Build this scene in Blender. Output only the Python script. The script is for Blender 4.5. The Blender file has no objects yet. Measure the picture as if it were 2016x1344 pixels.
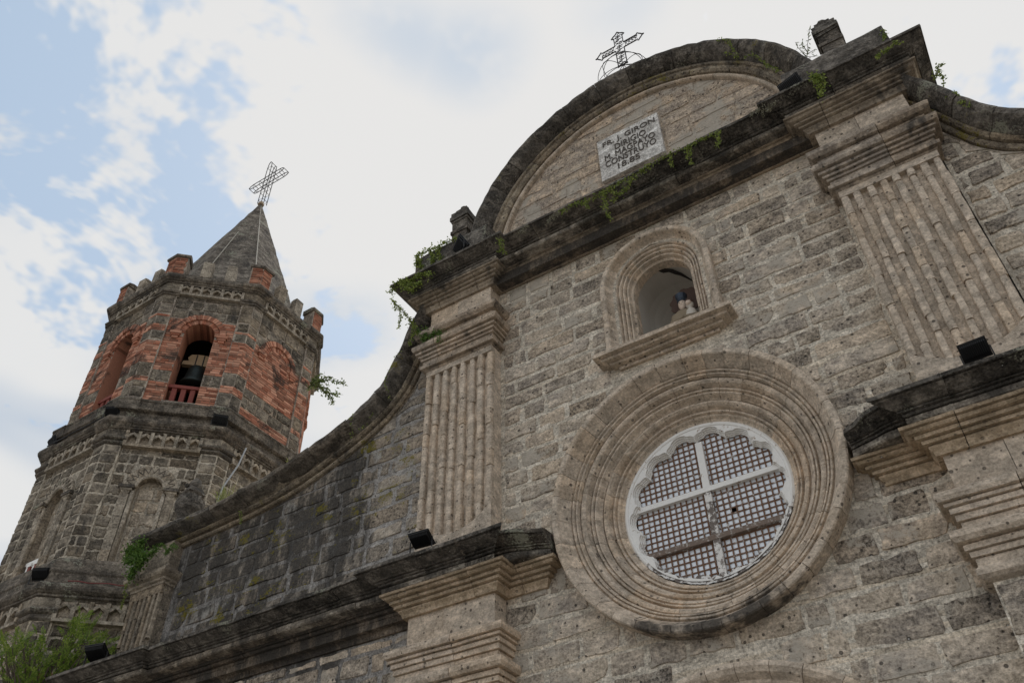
import bpy, bmesh, math, random
from mathutils import Vector, Matrix, noise as mnoise

# ------------------------------------------------------------------ camera, sky, sun, exposure
Z0 = 6.814                      # height of the round window's centre above the ground
scene = bpy.context.scene
COL = scene.collection
YAW, PIT, ROL = -0.5503, 0.7367, -0.0182
CAM = Vector((2.5859, -8.0001, -5.2139 + Z0))
fw = Vector((math.sin(YAW)*math.cos(PIT), math.cos(YAW)*math.cos(PIT), math.sin(PIT)))
rt = Vector((math.cos(YAW), -math.sin(YAW), 0)); up = rt.cross(fw)
r2 = math.cos(ROL)*rt + math.sin(ROL)*up; u2 = -math.sin(ROL)*rt + math.cos(ROL)*up
cd = bpy.data.cameras.new('camera'); cam = bpy.data.objects.new('camera', cd); COL.objects.link(cam)
cd.sensor_width = 36; cd.sensor_fit = 'HORIZONTAL'; cd.lens = 1705.1/2016*36
cd.clip_start = 0.1; cd.clip_end = 5000
cam.matrix_world = Matrix(((r2.x,u2.x,-fw.x,CAM.x),(r2.y,u2.y,-fw.y,CAM.y),(r2.z,u2.z,-fw.z,CAM.z),(0,0,0,1)))
scene.camera = cam
scene.cycles.max_bounces = 5; scene.cycles.diffuse_bounces = 3; scene.cycles.glossy_bounces = 2; scene.cycles.transmission_bounces = 3
FPX = 1705.1
def ray(px, py):
    return (fw + r2*((px-1008)/FPX) - u2*((py-672)/FPX))
def at_y(px, py, y):            # point of the photograph on a plane parallel to the facade (coordinates from the window centre)
    d = ray(px, py); p = CAM + d*((y-CAM.y)/d.y); return Vector((p.x, p.y, p.z-Z0))

SUN = Vector((-0.18, 0.499, 0.848)).normalized()
sl = bpy.data.lights.new('sun', 'SUN'); so = bpy.data.objects.new('sun', sl); COL.objects.link(so)
sl.energy = 1.2; sl.angle = math.radians(12); sl.color = (1, .95, .88)
so.rotation_euler = SUN.to_track_quat('Z', 'Y').to_euler(); so.location = (0, 0, 60)

vs = scene.view_settings
vs.view_transform = 'Standard'; vs.look = 'None'; vs.exposure = 0.36; vs.gamma = 1; vs.use_curve_mapping = False

class NT:
    def __init__(s, tree): s.t = tree; s.N = tree.nodes; s.L = tree.links; s.N.clear()
    def n(s, typ, ins=None, **kw):
        nd = s.N.new(typ)
        for k, v in kw.items(): setattr(nd, k, v)
        if ins:
            for k, v in ins.items():
                sk = nd.inputs[k]
                if isinstance(v, bpy.types.NodeSocket): s.L.new(v, sk)
                elif isinstance(v, bpy.types.Node): s.L.new(v.outputs[0], sk)
                else: sk.default_value = v
        return nd
    def m(s, op, a, b=0.0, c=0.0, clamp=False):
        nd = s.n('ShaderNodeMath', {0: a, 1: b, 2: c}, operation=op, use_clamp=clamp); return nd.outputs[0]
    def vm(s, op, a, b=(0,0,0)):
        nd = s.n('ShaderNodeVectorMath', {0: a, 1: b}, operation=op)
        return nd.outputs['Value'] if op in ('LENGTH','DISTANCE','DOT_PRODUCT') else nd.outputs[0]
    def sc(s, v, k):
        nd = s.n('ShaderNodeVectorMath', {0: v}, operation='SCALE'); nd.inputs['Scale'].default_value = k; return nd.outputs[0]
    def mix(s, f, a, b, blend='MIX'):
        nd = s.N.new('ShaderNodeMix'); nd.data_type = 'RGBA'; nd.blend_type = blend
        for k, v in ((0, f), (6, a), (7, b)):
            if isinstance(v, bpy.types.NodeSocket): s.L.new(v, nd.inputs[k])
            else: nd.inputs[k].default_value = (v if k == 0 else (tuple(v)+(1,))[:4])
        return nd.outputs[2]
    def rng(s, v, a, b, c=0.0, d=1.0, smooth=True):
        nd = s.n('ShaderNodeMapRange', {0: v, 1: a, 2: b, 3: c, 4: d}, interpolation_type='SMOOTHSTEP' if smooth else 'LINEAR'); return nd.outputs[0]
    def noise(s, vec, scale, detail=5, rough=.55, dist=0.0):
        return s.n('ShaderNodeTexNoise', {'Vector': vec, 'Scale': scale, 'Detail': detail, 'Roughness': rough, 'Distortion': dist}).outputs[0]

world = bpy.data.worlds.new('World'); scene.world = world; world.use_nodes = True; world.cycles.sampling_method = 'NONE'
w = NT(world.node_tree)
sky = w.n('ShaderNodeTexSky', sky_type='NISHITA', sun_disc=False, sun_elevation=math.asin(SUN.z), sun_rotation=math.atan2(SUN.x, SUN.y), altitude=20, air_density=1.0, dust_density=1.5, ozone_density=1.0)
D = w.n('ShaderNodeTexCoord').outputs['Generated']
sp = w.n('ShaderNodeSeparateXYZ', {0: D})
zz = w.m('MAXIMUM', sp.outputs[2], 0.06)
cxy = w.n('ShaderNodeCombineXYZ', {0: w.m('DIVIDE', sp.outputs[0], zz), 1: w.m('DIVIDE', sp.outputs[1], zz), 2: 0.0}).outputs[0]
warp = w.n('ShaderNodeTexNoise', {'Vector': cxy, 'Scale': 2.4, 'Detail': 0.0}).outputs['Color']
cw = w.vm('ADD', cxy, w.sc(w.vm('SUBTRACT', warp, (.5,.5,.5)), .24))
n1 = w.noise(cw, 3.0, 5, .66)
nz2 = w.noise(cxy, 17.0, 2, .7)
def hole(c, r):
    return w.rng(w.vm('DISTANCE', cw, (c[0], c[1], 0)), r, r*.2)
holes = None
for c, r, k_ in (((-.92,.20),.40,1.0), ((-.82,.40),.24,1.0), ((-.82,.74),.17,.66), ((-.49,.31),.09,1.0), ((-1.15,.50),.16,.62), ((-.62,.32),.12,.75), ((-1.6,-.3),.6,1.0), ((.5,1.0),.6,.8), ((.5,-.7),.8,1.0), ((-.3,-1.7),.8,1.0)):
    h = w.m('MULTIPLY', hole(c, r), k_); holes = h if holes is None else w.m('MAXIMUM', holes, h)
gap = w.m('ADD', w.m('MULTIPLY', holes, .50), w.m('MULTIPLY_ADD', n1, 1.9, -.95))
gap = w.m('ADD', gap, w.m('MULTIPLY_ADD', nz2, .62, -.31))
blue = w.rng(gap, .17, .40)
skyc = w.mix(.72, w.sc(sky.outputs[0], .10), (.405, .51, .625))
grey = w.m('MULTIPLY', w.rng(w.noise(cw, 2.1, 2, .6), .44, .68), w.rng(w.vm('DISTANCE', cxy, (-.2,.5,0)), .35, 1.0))
cloud = w.mix(grey, (.61, .613, .613), (.43, .48, .545))
near_sun = w.rng(w.vm('DOT_PRODUCT', D, tuple(SUN)), .80, .98)
cloud = w.mix(near_sun, cloud, (.625, .62, .613))
thin = None
for c, r, k_ in (((-.345,.425),.13,1.0), ((-.375,.375),.12,1.0), ((-.82,.72),.17,.8), ((-.80,.66),.12,.6), ((-1.02,.62),.22,.5), ((-.16,.50),.10,.35)):
    h = w.m('MULTIPLY', w.rng(w.vm('DISTANCE', cw, (c[0], c[1], 0)), r, r*.1), k_); thin = h if thin is None else w.m('MAXIMUM', thin, h)
cloud = w.mix(w.m('MULTIPLY', thin, w.rng(nz2, .25, .55, .6, 1.0)), cloud, (.40, .475, .57))
skyall = w.mix(blue, cloud, skyc)
bg = w.n('ShaderNodeBackground', {'Color': skyall, 'Strength': 1.0})
w.n('ShaderNodeOutputWorld', {'Surface': bg.outputs[0]})

# ------------------------------------------------------------------ materials
MATS = {}
def newmat(name):
    m = bpy.data.materials.new(name); m.use_nodes = True; MATS[name] = m
    return m, NT(m.node_tree)
def finish(t, col, rough=.9, bump=None, bstr=.5, bdist=.01, spec=.25, metal=0.0, trans=None):
    ins = {'Base Color': col, 'Roughness': rough, 'Specular IOR Level': spec, 'Metallic': metal}
    p = t.n('ShaderNodeBsdfPrincipled', {k: ((tuple(v)+(1,)) if isinstance(v, tuple) and len(v) == 3 else v) for k, v in ins.items()})
    if bump is not None:
        b = t.n('ShaderNodeBump', {'Height': bump, 'Strength': bstr, 'Distance': bdist}); t.L.new(b.outputs[0], p.inputs['Normal'])
    out = p.outputs[0]
    if trans:
        tr = t.n('ShaderNodeBsdfTranslucent', {'Color': col if isinstance(col, bpy.types.NodeSocket) else tuple(col)+(1,)})
        out = t.n('ShaderNodeMixShader', {0: trans, 1: out, 2: tr.outputs[0]}).outputs[0]
    t.n('ShaderNodeOutputMaterial', {'Surface': out})
def stone(name, c1, c2, c3, stain=.0, xr=None, moss=0.0, lichen=0.0, pits=1.0, var=.22, bstr=.8, patch=0.0, zr=None, scale=1.0, mort=None, grain=1.0):
    """weathered volcanic tuff: tone patches, grain, dark pits and inclusions, black mould with its own outline, moss"""
    m, t = newmat(name)
    geo = t.n('ShaderNodeNewGeometry'); P = geo.outputs['Position']
    oi = t.n('ShaderNodeObjectInfo').outputs['Random']
    rnd = t.m('FRACT', t.m('ADD', oi, t.m('MULTIPLY', geo.outputs['Random Per Island'], 3.7)))
    Po = t.vm('ADD', P, t.n('ShaderNodeCombineXYZ', {0: t.m('MULTIPLY', rnd, 7.0), 1: 0.0, 2: 0.0}).outputs[0])
    mid = t.noise(t.vm('MULTIPLY', Po, (.75, .75, 1.25)), 6.5*scale, 4, .72)
    fine = t.noise(P, 34*scale, 2, .75)
    ws = t.n('ShaderNodeSeparateColor', {0: t.n('ShaderNodeTexNoise', {'Vector': P, 'Scale': 1.5, 'Detail': 2.5, 'Roughness': .7}).outputs['Color']})
    col = t.mix(t.rng(ws.outputs[0], .35, .65), c1, c2)
    col = t.mix(t.rng(mid, .42, .66), col, c3)
    val = t.m('ADD', t.m('MULTIPLY_ADD', rnd, var*2, 1-var), t.m('MULTIPLY_ADD', fine, 2.3*grain, -1.15*grain))
    val = t.m('MAXIMUM', t.m('ADD', val, t.m('MULTIPLY_ADD', mid, 1.4*grain, -.70*grain)), .12)
    col = t.mix(1.0, col, t.n('ShaderNodeCombineColor', {0: val, 1: val, 2: val}).outputs[0], 'MULTIPLY')
    hue = t.rng(t.m('FRACT', t.m('MULTIPLY', rnd, 13.7)), .55, 1.0)
    col = t.mix(t.m('MULTIPLY', hue, .22), col, t.mix(1.0, col, (1.22, 1.0, .74), 'MULTIPLY'))
    vd = t.n('ShaderNodeTexVoronoi', {'Vector': Po, 'Scale': 15.0*scale, 'Randomness': 1.0})
    vc = t.n('ShaderNodeSeparateColor', {0: vd.outputs['Color']})
    thr = t.m('MULTIPLY', t.m('POWER', vc.outputs[0], 2.2), .30)
    pit = t.m('MULTIPLY', t.rng(t.m('SUBTRACT', thr, vd.outputs['Distance']), -.03, .05), pits)
    col = t.mix(t.m('MULTIPLY', pit, .78), col, (.035, .032, .03))
    if scale == 1.0:
        wh = t.m('MULTIPLY', t.rng(vd.outputs['Distance'], .13, .06), t.rng(vc.outputs[1], .90, .93))
        col = t.mix(t.m('MULTIPLY', wh, .8), col, (.66, .64, .60))
    if patch:        # mortar and render smeared over the stones
        pm = t.m('MULTIPLY', t.rng(t.m('ADD', ws.outputs[1], t.m('MULTIPLY_ADD', fine, .2, -.1)), .63-.2*patch, .70-.2*patch), .85)
        mc = mort or ((.30,.285,.26), (.46,.44,.40))
        col = t.mix(pm, col, t.mix(mid, mc[0], mc[1]))
    if stain > 0 or xr or zr:
        sn = t.m('ADD', t.m('MULTIPLY', t.noise(t.vm('MULTIPLY', P, (1.0, 1.0, .4)), 2.6, 4, .72), .72), t.m('MULTIPLY', mid, .28))
        amt = stain
        sx = t.n('ShaderNodeSeparateXYZ', {0: P})
        if xr: amt = t.m('ADD', t.rng(sx.outputs[0], xr[0], xr[1], 0.0, xr[2]), stain)
        if zr: amt = t.m('ADD', t.rng(sx.outputs[2], zr[0], zr[1], 0.0, zr[2]), amt)
        sm = t.rng(t.m('ADD', sn, t.m('MULTIPLY', amt, .5)), .70, .85)
        col = t.mix(t.m('MULTIPLY', sm, .90), col, t.mix(fine, (.020,.019,.018), (.085,.077,.069)))
    if lichen:
        col = t.mix(t.m('MULTIPLY', t.rng(t.m('ADD', ws.outputs[1], t.m('MULTIPLY_ADD', fine, .5, -.25)), .70-.2*lichen, .76-.2*lichen), .7), col, (.30, .30, .23))
    if moss:
        col = t.mix(t.m('MULTIPLY', t.rng(t.m('ADD', t.m('MULTIPLY', ws.outputs[2], .6), t.m('ADD', t.m('MULTIPLY', mid, .4), t.m('MULTIPLY_ADD', fine, .3, -.15))), .66-.2*moss, .70-.2*moss), .85), col, (.16, .135, .018))
    h = t.m('SUBTRACT', t.m('ADD', t.m('MULTIPLY', mid, 1.5), t.m('MULTIPLY', fine, .6)), t.m('MULTIPLY', pit, .9))
    finish(t, col, .93, h, bstr, .03, .15)
    return m
TAN = (.445,.372,.288); GRY = (.335,.289,.243); PAL = (.52,.44,.352)
WM = ((.37,.325,.268), (.56,.505,.425))
stone('wall_stone', TAN, GRY, PAL, stain=.18, var=.30, patch=.36, mort=WM)
stone('wall_mortar', (0.597,0.532,0.439), (0.482,0.429,0.352), (0.697,0.624,0.520), stain=.2, pits=.6, var=.05)
stone('wing_stone', (0.324,0.278,0.226), (0.248,0.216,0.180), (0.400,0.343,0.278), stain=.10, xr=(-3.9,-5.0,.56), moss=.5, patch=.3)
stone('wing_mortar', (.33,.308,.286), (.25,.234,.217), (.40,.374,.347), stain=.12, xr=(-3.9,-5.2,.46), moss=.3, var=.05)
stone('pediment_stone', (0.467,0.376,0.290), (0.388,0.327,0.270), (0.547,0.441,0.330), stain=.14, patch=.5, var=.16, mort=WM)
stone('carved_stone', (0.541,0.443,0.345), (0.442,0.374,0.300), (0.639,0.531,0.420), stain=.12, pits=.9, var=.10, bstr=.6, grain=.6)
stone('rim_stone', (0.541,0.443,0.345), (0.442,0.374,0.300), (0.639,0.531,0.420), stain=.05, zr=(Z0-.8, Z0-1.7, .55), pits=.9, var=.08, bstr=.6, grain=.6)
stone('capital_stone', (0.424,0.351,0.276), (0.313,0.264,0.216), (0.525,0.439,0.351), stain=.42, var=.10, bstr=.7, grain=.6)
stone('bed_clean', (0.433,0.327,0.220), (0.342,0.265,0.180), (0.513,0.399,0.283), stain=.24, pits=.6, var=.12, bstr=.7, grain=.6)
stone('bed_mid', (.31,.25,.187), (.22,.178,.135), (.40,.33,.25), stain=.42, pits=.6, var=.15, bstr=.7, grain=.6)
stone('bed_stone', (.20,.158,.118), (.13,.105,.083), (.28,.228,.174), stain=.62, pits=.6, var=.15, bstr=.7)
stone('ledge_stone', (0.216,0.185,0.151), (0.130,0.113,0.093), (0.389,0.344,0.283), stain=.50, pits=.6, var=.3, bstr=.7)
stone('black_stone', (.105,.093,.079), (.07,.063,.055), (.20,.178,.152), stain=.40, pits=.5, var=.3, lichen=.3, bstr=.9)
stone('coping_stone', (.125,.110,.094), (.085,.077,.067), (.21,.186,.158), stain=.36, pits=.5, var=.3, lichen=.2, moss=.08, bstr=.9)
stone('coping_bed', (0.270,0.220,0.163), (0.189,0.161,0.126), (0.356,0.297,0.221), stain=.42, moss=.4, var=.15)
stone('dark_pilaster', (0.259,0.216,0.166), (0.189,0.162,0.130), (0.324,0.271,0.209), stain=.36, moss=.15)
stone('tower_stone', (.175,.147,.112), (.115,.099,.08), (.25,.213,.165), stain=.30, pits=.5, var=.38, scale=.8)
stone('tower_mortar', (0.445,0.388,0.308), (0.342,0.301,0.244), (0.513,0.451,0.361), stain=.26, pits=.2, var=.04, scale=.8)
stone('tower_carved', (0.313,0.267,0.209), (0.216,0.186,0.147), (0.389,0.335,0.265), stain=.28, pits=.3, var=.12, scale=.8)
stone('tower_cornice', (0.129,0.109,0.088), (0.087,0.076,0.063), (0.213,0.183,0.147), stain=.42, pits=.3, var=.2, lichen=.35, scale=.8)
stone('tower_fill', (0.399,0.336,0.261), (0.304,0.256,0.200), (0.473,0.400,0.313), stain=.22, pits=.3, var=.2, scale=.8)
stone('spire_stone', (0.154,0.133,0.109), (0.105,0.090,0.076), (0.253,0.222,0.184), stain=.40, pits=.5, var=.12, lichen=.55, scale=.7)
stone('plaque_stone', (.58,.55,.51), (.50,.47,.43), (.66,.635,.595), stain=.0, pits=.15, var=.02, bstr=.3)
stone('ground_paving', (.25,.235,.215), (.21,.20,.185), (.29,.275,.25), stain=.05, pits=.1, var=.05, scale=.3)
stone('brick_mortar', (.34,.28,.225), (.25,.213,.177), (.41,.35,.28), stain=.30, pits=.2, var=.04)
def brickmat(name, c1, c2, soot):
    m, t = newmat(name)
    P = t.n('ShaderNodeNewGeometry').outputs['Position']; r = t.n('ShaderNodeNewGeometry').outputs['Random Per Island']
    f = t.noise(P, 30, 6, .7); b = t.noise(P, 1.7, 6, .65, .4)
    col = t.mix(r, c1, c2)
    v = t.m('ADD', t.m('MULTIPLY_ADD', f, .9, .55), t.m('MULTIPLY_ADD', t.m('FRACT', t.m('MULTIPLY', r, 17.0)), .8, -.4))
    col = t.mix(1.0, col, t.n('ShaderNodeCombineColor', {0: v, 1: v, 2: v}).outputs[0], 'MULTIPLY')
    col = t.mix(t.m('MULTIPLY', t.rng(b, .60-soot, .70-soot), .85), col, (.05,.042,.036))
    finish(t, col, .92, f, .5, .01, .15)
brickmat('brick', (.33,.125,.075), (.50,.27,.185), .07)
brickmat('brick_dark', (.27,.105,.065), (.37,.18,.115), .05)
def plain(name, c, rough=.6, metal=0.0, spec=.4, nscale=20, amp=.3, c2=None, thr=.55, bump=.2):
    m, t = newmat(name)
    P = t.n('ShaderNodeNewGeometry').outputs['Position']; r = t.n('ShaderNodeNewGeometry').outputs['Random Per Island']
    f = t.noise(P, nscale, 7, .7)
    v = t.m('ADD', t.m('MULTIPLY_ADD', f, amp*2, 1-amp), t.m('MULTIPLY_ADD', r, amp, -amp/2))
    col = t.mix(1.0, t.mix(0.0, c, c), t.n('ShaderNodeCombineColor', {0: v, 1: v, 2: v}).outputs[0], 'MULTIPLY')
    if c2: col = t.mix(t.rng(t.noise(P, nscale*.45, 8, .75, .3), thr-.04, thr+.04), col, c2)
    finish(t, col, rough, f, bump, .01, spec, metal)
plain('niche_plaster', (.52,.485,.435), .9, amp=.08, nscale=6, c2=(.36,.31,.26), thr=.70, bump=.15)
plain('white_paint', (.88,.86,.82), .55, c2=(.36,.25,.17), thr=.63, nscale=26, amp=.10)
plain('peeling_paint', (.80,.77,.73), .7, c2=(.17,.14,.12), thr=.50, nscale=22, amp=.2, bump=.6)
plain('slat_wood', (.17,.090,.052), .75, c2=(.58,.53,.49), thr=.60, nscale=34, amp=.35)
plain('old_wood', (.20,.15,.12), .85, c2=(.50,.47,.43), thr=.56, nscale=30, amp=.3, bump=.5)
plain('capiz_pane', (.88,.92,.97), .18, spec=1.0, nscale=30, amp=.10)
plain('black_metal', (.010,.010,.011), .5, spec=.4, amp=.2)
plain('iron', (.03,.026,.024), .6, spec=.3, amp=.3)
plain('grey_pipe', (.42,.43,.44), .5, amp=.1)
plain('pale_cable', (.42,.39,.33), .7, amp=.1)
plain('red_cable', (.20,.05,.045), .7, amp=.1)
plain('bell_bronze', (.035,.045,.042), .5, metal=.6, amp=.3)
plain('yoke_wood', (.42,.30,.18), .8, nscale=14, amp=.25)
plain('red_wood', (.22,.055,.04), .75, nscale=25, amp=.3)
plain('statue_skin', (.72,.58,.47), .6, amp=.08)
plain('statue_robe', (.27,.215,.145), .7, amp=.2); plain('statue_white', (.62,.57,.50), .7, amp=.15)
plain('statue_dark', (.10,.06,.045), .7, amp=.2)
plain('crown_metal', (.035,.05,.075), .4, spec=.5, metal=.3, amp=.2)
plain('letter_ink', (.10,.085,.072), .9, amp=.2)
plain('bark', (.10,.075,.055), .95, amp=.4, nscale=18, bump=.8)
plain('inside_dark', (.03,.026,.023), .95, amp=.2)
def leafmat(name, c1, c2, tr=.35):
    m, t = newmat(name)
    r = t.n('ShaderNodeNewGeometry').outputs['Random Per Island']
    finish(t, t.mix(r, c1, c2), .55, spec=.3, trans=tr)
leafmat('leaf_vine', (.13,.19,.035), (.33,.38,.09)); leafmat('leaf_bush', (.06,.13,.025), (.17,.27,.055))
leafmat('leaf_tree', (.11,.20,.03), (.34,.42,.08), .45); leafmat('leaf_dark', (.09,.13,.035), (.20,.25,.075), .35)
leafmat('grass_dry', (.20,.24,.06), (.33,.33,.12)); leafmat('lichen_tuft', (.20,.19,.13), (.30,.28,.20), .1)

# ------------------------------------------------------------------ mesh helpers
WL = {}                         # world location of every empty / part, for parenting without rotations
def root(name, loc, label, cat, group=None):
    o = bpy.data.objects.new(name, None); COL.objects.link(o); o.empty_display_size = .3
    o.location = loc; WL[o] = Vector(loc); o['label'] = label; o['category'] = cat
    if group: o['group'] = group
    return o
def mk(name, verts, faces, mat, parent=None, smooth=False, rough=0.0, freq=3.0, fixn=False, zoff=None, stuff=False, base=False):
    """one mesh object; verts are in coordinates measured from the window centre"""
    zo = Z0 if zoff is None else zoff
    V = [Vector(v) for v in verts]
    if rough:
        V = [v + mnoise.noise_vector(v*freq)*rough + mnoise.noise_vector(v*freq*3.1)*rough*.5 for v in V]
    lo = [min(v[i] for v in V) for i in range(3)]; hi = [max(v[i] for v in V) for i in range(3)]
    c = Vector(((lo[0]+hi[0])/2, (lo[1]+hi[1])/2, lo[2] if base else (lo[2]+hi[2])/2))
    me = bpy.data.meshes.new(name); me.from_pydata([tuple(v-c) for v in V], [], faces)
    if fixn:
        bm = bmesh.new(); bm.from_mesh(me); bmesh.ops.recalc_face_normals(bm, faces=bm.faces); bm.to_mesh(me); bm.free()
    if smooth: me.polygons.foreach_set('use_smooth', [True]*len(me.polygons))
    me.materials.append(MATS[mat]); me.update()
    o = bpy.data.objects.new(name, me); COL.objects.link(o)
    wl = c + Vector((0, 0, zo)); WL[o] = wl
    if parent is not None: o.parent = parent; o.location = wl - WL[parent]
    else: o.location = wl
    if stuff: o['kind'] = 'stuff'
    return o
class MB:
    def __init__(s): s.v = []; s.f = []
    def add(s, v, f):
        b = len(s.v); s.v += [tuple(p) for p in v]; s.f += [tuple(i+b for i in q) for q in f]; return s
    def box(s, x0, x1, y0, y1, z0, z1, F=None):
        v = [(x0,y0,z0),(x1,y0,z0),(x1,y1,z0),(x0,y1,z0),(x0,y0,z1),(x1,y0,z1),(x1,y1,z1),(x0,y1,z1)]
        if F: v = [F(*p) for p in v]
        return s.add(v, [(0,3,2,1),(4,5,6,7),(0,1,5,4),(1,2,6,5),(2,3,7,6),(3,0,4,7)])
    def tube(s, pts, r, n=6, closed=False):
        pts = [Vector(p) for p in pts]; m = len(pts); rs = r if isinstance(r, (list, tuple)) else [r]*m
        vv = []; prev = None
        for i, p in enumerate(pts):
            a = pts[(i-1) % m] if (closed or i > 0) else p; b = pts[(i+1) % m] if (closed or i < m-1) else p
            t = (b-a).normalized() if (b-a).length > 1e-9 else Vector((0,0,1))
            q = prev if prev is not None else (Vector((0,1,0)) if abs(t.y) < .9 else Vector((1,0,0)))
            q = q - t*q.dot(t); q.normalize(); prev = q; k = t.cross(q)
            vv += [p + (q*math.cos(2*math.pi*j/n) + k*math.sin(2*math.pi*j/n))*rs[i] for j in range(n)]
        ff = []
        for i in range(m if closed else m-1):
            for j in range(n):
                a = i*n+j; b = i*n+(j+1) % n; c = ((i+1) % m)*n
                ff.append((a, b, c+(j+1) % n, c+j))
        if not closed: ff += [tuple(range(n-1,-1,-1)), tuple(range((m-1)*n, m*n))]
        return s.add(vv, ff)
    def lathe(s, prof, c, n=16, ax=None):
        vv = []; ff = []
        for r, z in prof:
            for j in range(n):
                a = 2*math.pi*j/n; vv.append((c[0]+r*math.cos(a), c[1]+r*math.sin(a), c[2]+z))
        for i in range(len(prof)-1):
            for j in range(n): ff.append((i*n+j, i*n+(j+1) % n, (i+1)*n+(j+1) % n, (i+1)*n+j))
        ff += [tuple(range(n-1,-1,-1)), tuple(range((len(prof)-1)*n, len(prof)*n))]
        return s.add(vv, ff)
    def sweep(s, frames, prof, loop=False):
        n = len(prof); m = len(frames); vv = []; ff = []
        for O, U, V in frames:
            for a, b in prof: vv.append(O + U*a + V*b)
        for i in range(m if loop else m-1):
            k = ((i+1) % m)*n
            for j in range(n): ff.append((i*n+j, i*n+(j+1) % n, k+(j+1) % n, k+j))
        if not loop: ff += [tuple(range(n-1,-1,-1)), tuple(range((m-1)*n, m*n))]
        return s.add(vv, ff)
    def build(s, name, mat, parent=None, **kw): return mk(name, s.v, s.f, mat, parent, **kw)
def quirk(pr_, dp=.022):
    """undercut every outward step of a moulding, grooves added so that shade draws dark lines"""
    out = [pr_[0]]
    for (d0, z0), (d1, z1) in zip(pr_, pr_[1:]):
        if d0 > 0 and d1-d0 > .018 and z1-z0 < .022: out.append((d0-dp, z1-.003))
        out.append((d1, z1))
    return out
UZ = Vector((0,0,1)); UY = Vector((0,1,0))
def planframes(path, step=.22, zbase=0.0):
    """frames along a plan polyline; outward is to the right of travel seen from above when going +x with outward -y"""
    P = [Vector((p[0], p[1], zbase)) for p in path]; out = []
    def nrm(a, b):
        d = (b-a).normalized(); return Vector((d.y, -d.x, 0))
    for i, p in enumerate(P):
        if i == 0: m = nrm(P[0], P[1])
        elif i == len(P)-1: m = nrm(P[-2], P[-1])
        else:
            a = nrm(P[i-1], p); b = nrm(p, P[i+1]); m = (a+b); m = m/ (1+a.dot(b))
        out.append((p, m, UZ, True))
        if i < len(P)-1:
            q = P[i+1]; k = max(1, int((q-p).length/step)); nn = nrm(p, q)
            for j in range(1, k): out.append((p.lerp(q, j/k), nn, UZ, False))
    return out
def pieces(frames, length, rng, gap=.004):
    """split a frame list into blocks of about the given length, cutting only at plain (non-corner) frames"""
    res = []; cur = [frames[0]]; acc = 0; lim = length*rng.uniform(.7, 1.3)
    for i in range(1, len(frames)):
        acc += (frames[i][0]-frames[i-1][0]).length; cur.append(frames[i])
        if acc > lim and not frames[i][3] and i < len(frames)-2:
            res.append(cur); cur = [frames[i]]; acc = 0; lim = length*rng.uniform(.7, 1.3)
    if len(cur) > 1: res.append(cur)
    fin = []
    for c in res:
        c = [list(f[:3]) for f in c]
        d0 = (c[1][0]-c[0][0]).normalized()*gap; d1 = (c[-2][0]-c[-1][0]).normalized()*gap
        c[0][0] = c[0][0]+d0; c[-1][0] = c[-1][0]+d1; fin.append(c)
    return fin
def blocks(name, frames, prof, mat, parent, length, rng, rough=.008, jit=.006, freq=5.0, **kw):
    for c in pieces(frames, length, rng):
        j = rng.uniform(-jit, jit); k = rng.uniform(-jit, jit)
        pr = [(a+(j if a > 0 else 0), b+k*.5) for a, b in prof]
        MB().sweep(c, pr).build(name, mat, parent, rough=rough, freq=freq, fixn=True, **kw)
def stone_geo(s0, s1, z0, z1, rng, proud=.02, clip=None, F=None, cut=.014, jit=.013, bev=.012):
    w_ = s1-s0; h = z1-z0; c = min(cut, w_*.2, h*.2); J = lambda: rng.uniform(-jit, jit)
    o = [(s0+c, z0), (s0+w_*.28, z0), (s0+w_*.5, z0), (s0+w_*.74, z0), (s1-c, z0), (s1, z0+c), (s1, z0+h*.5), (s1, z1-c), (s1-c, z1), (s0+w_*.72, z1), (s0+w_*.5, z1), (s0+w_*.26, z1), (s0+c, z1), (s0, z1-c), (s0, z0+h*.5), (s0, z0+c)]
    o = [(x+J(), z+J()) for x, z in o]
    if rng.random() < .35:      # a chipped corner
        q = rng.choice((0, 4, 8, 12)); k2 = rng.uniform(.03, .07)
        for q2 in (q, (q+1) % 16): o[q2] = (o[q2][0]+(k2 if o[q2][0] < s0+w_/2 else -k2)*rng.uniform(.3,1)*min(1, w_*2), o[q2][1]+(k2 if o[q2][1] < z0+h/2 else -k2)*rng.uniform(.2,.8))
    if clip: o = [(x, min(z, clip(x))) for x, z in o]
    cx = sum(p[0] for p in o)/16; cz = sum(p[1] for p in o)/16
    tx_, tz_ = rng.uniform(-.012, .012), rng.uniform(-.012, .012)
    fr = []
    for x, z in o:
        dx, dz = x-cx, z-cz; l = math.hypot(dx, dz) or 1
        k = max(0, 1-bev*1.3/l); fx, fz = cx+dx*k, cz+dz*k
        fr.append((fx, proud+(fx-cx)/max(w_, .1)*tx_+(fz-cz)/max(h, .1)*tz_ + rng.uniform(-.003, .003), fz))
    vv = [F(x, -.012, z) for x, z in o]+[F(*p) for p in fr]+[F(cx, proud+.004, cz)]
    ff = [(i, (i+1) % 16, 16+(i+1) % 16, 16+i) for i in range(16)]+[(16+i, 16+(i+1) % 16, 32) for i in range(16)]
    return vv, ff
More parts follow.
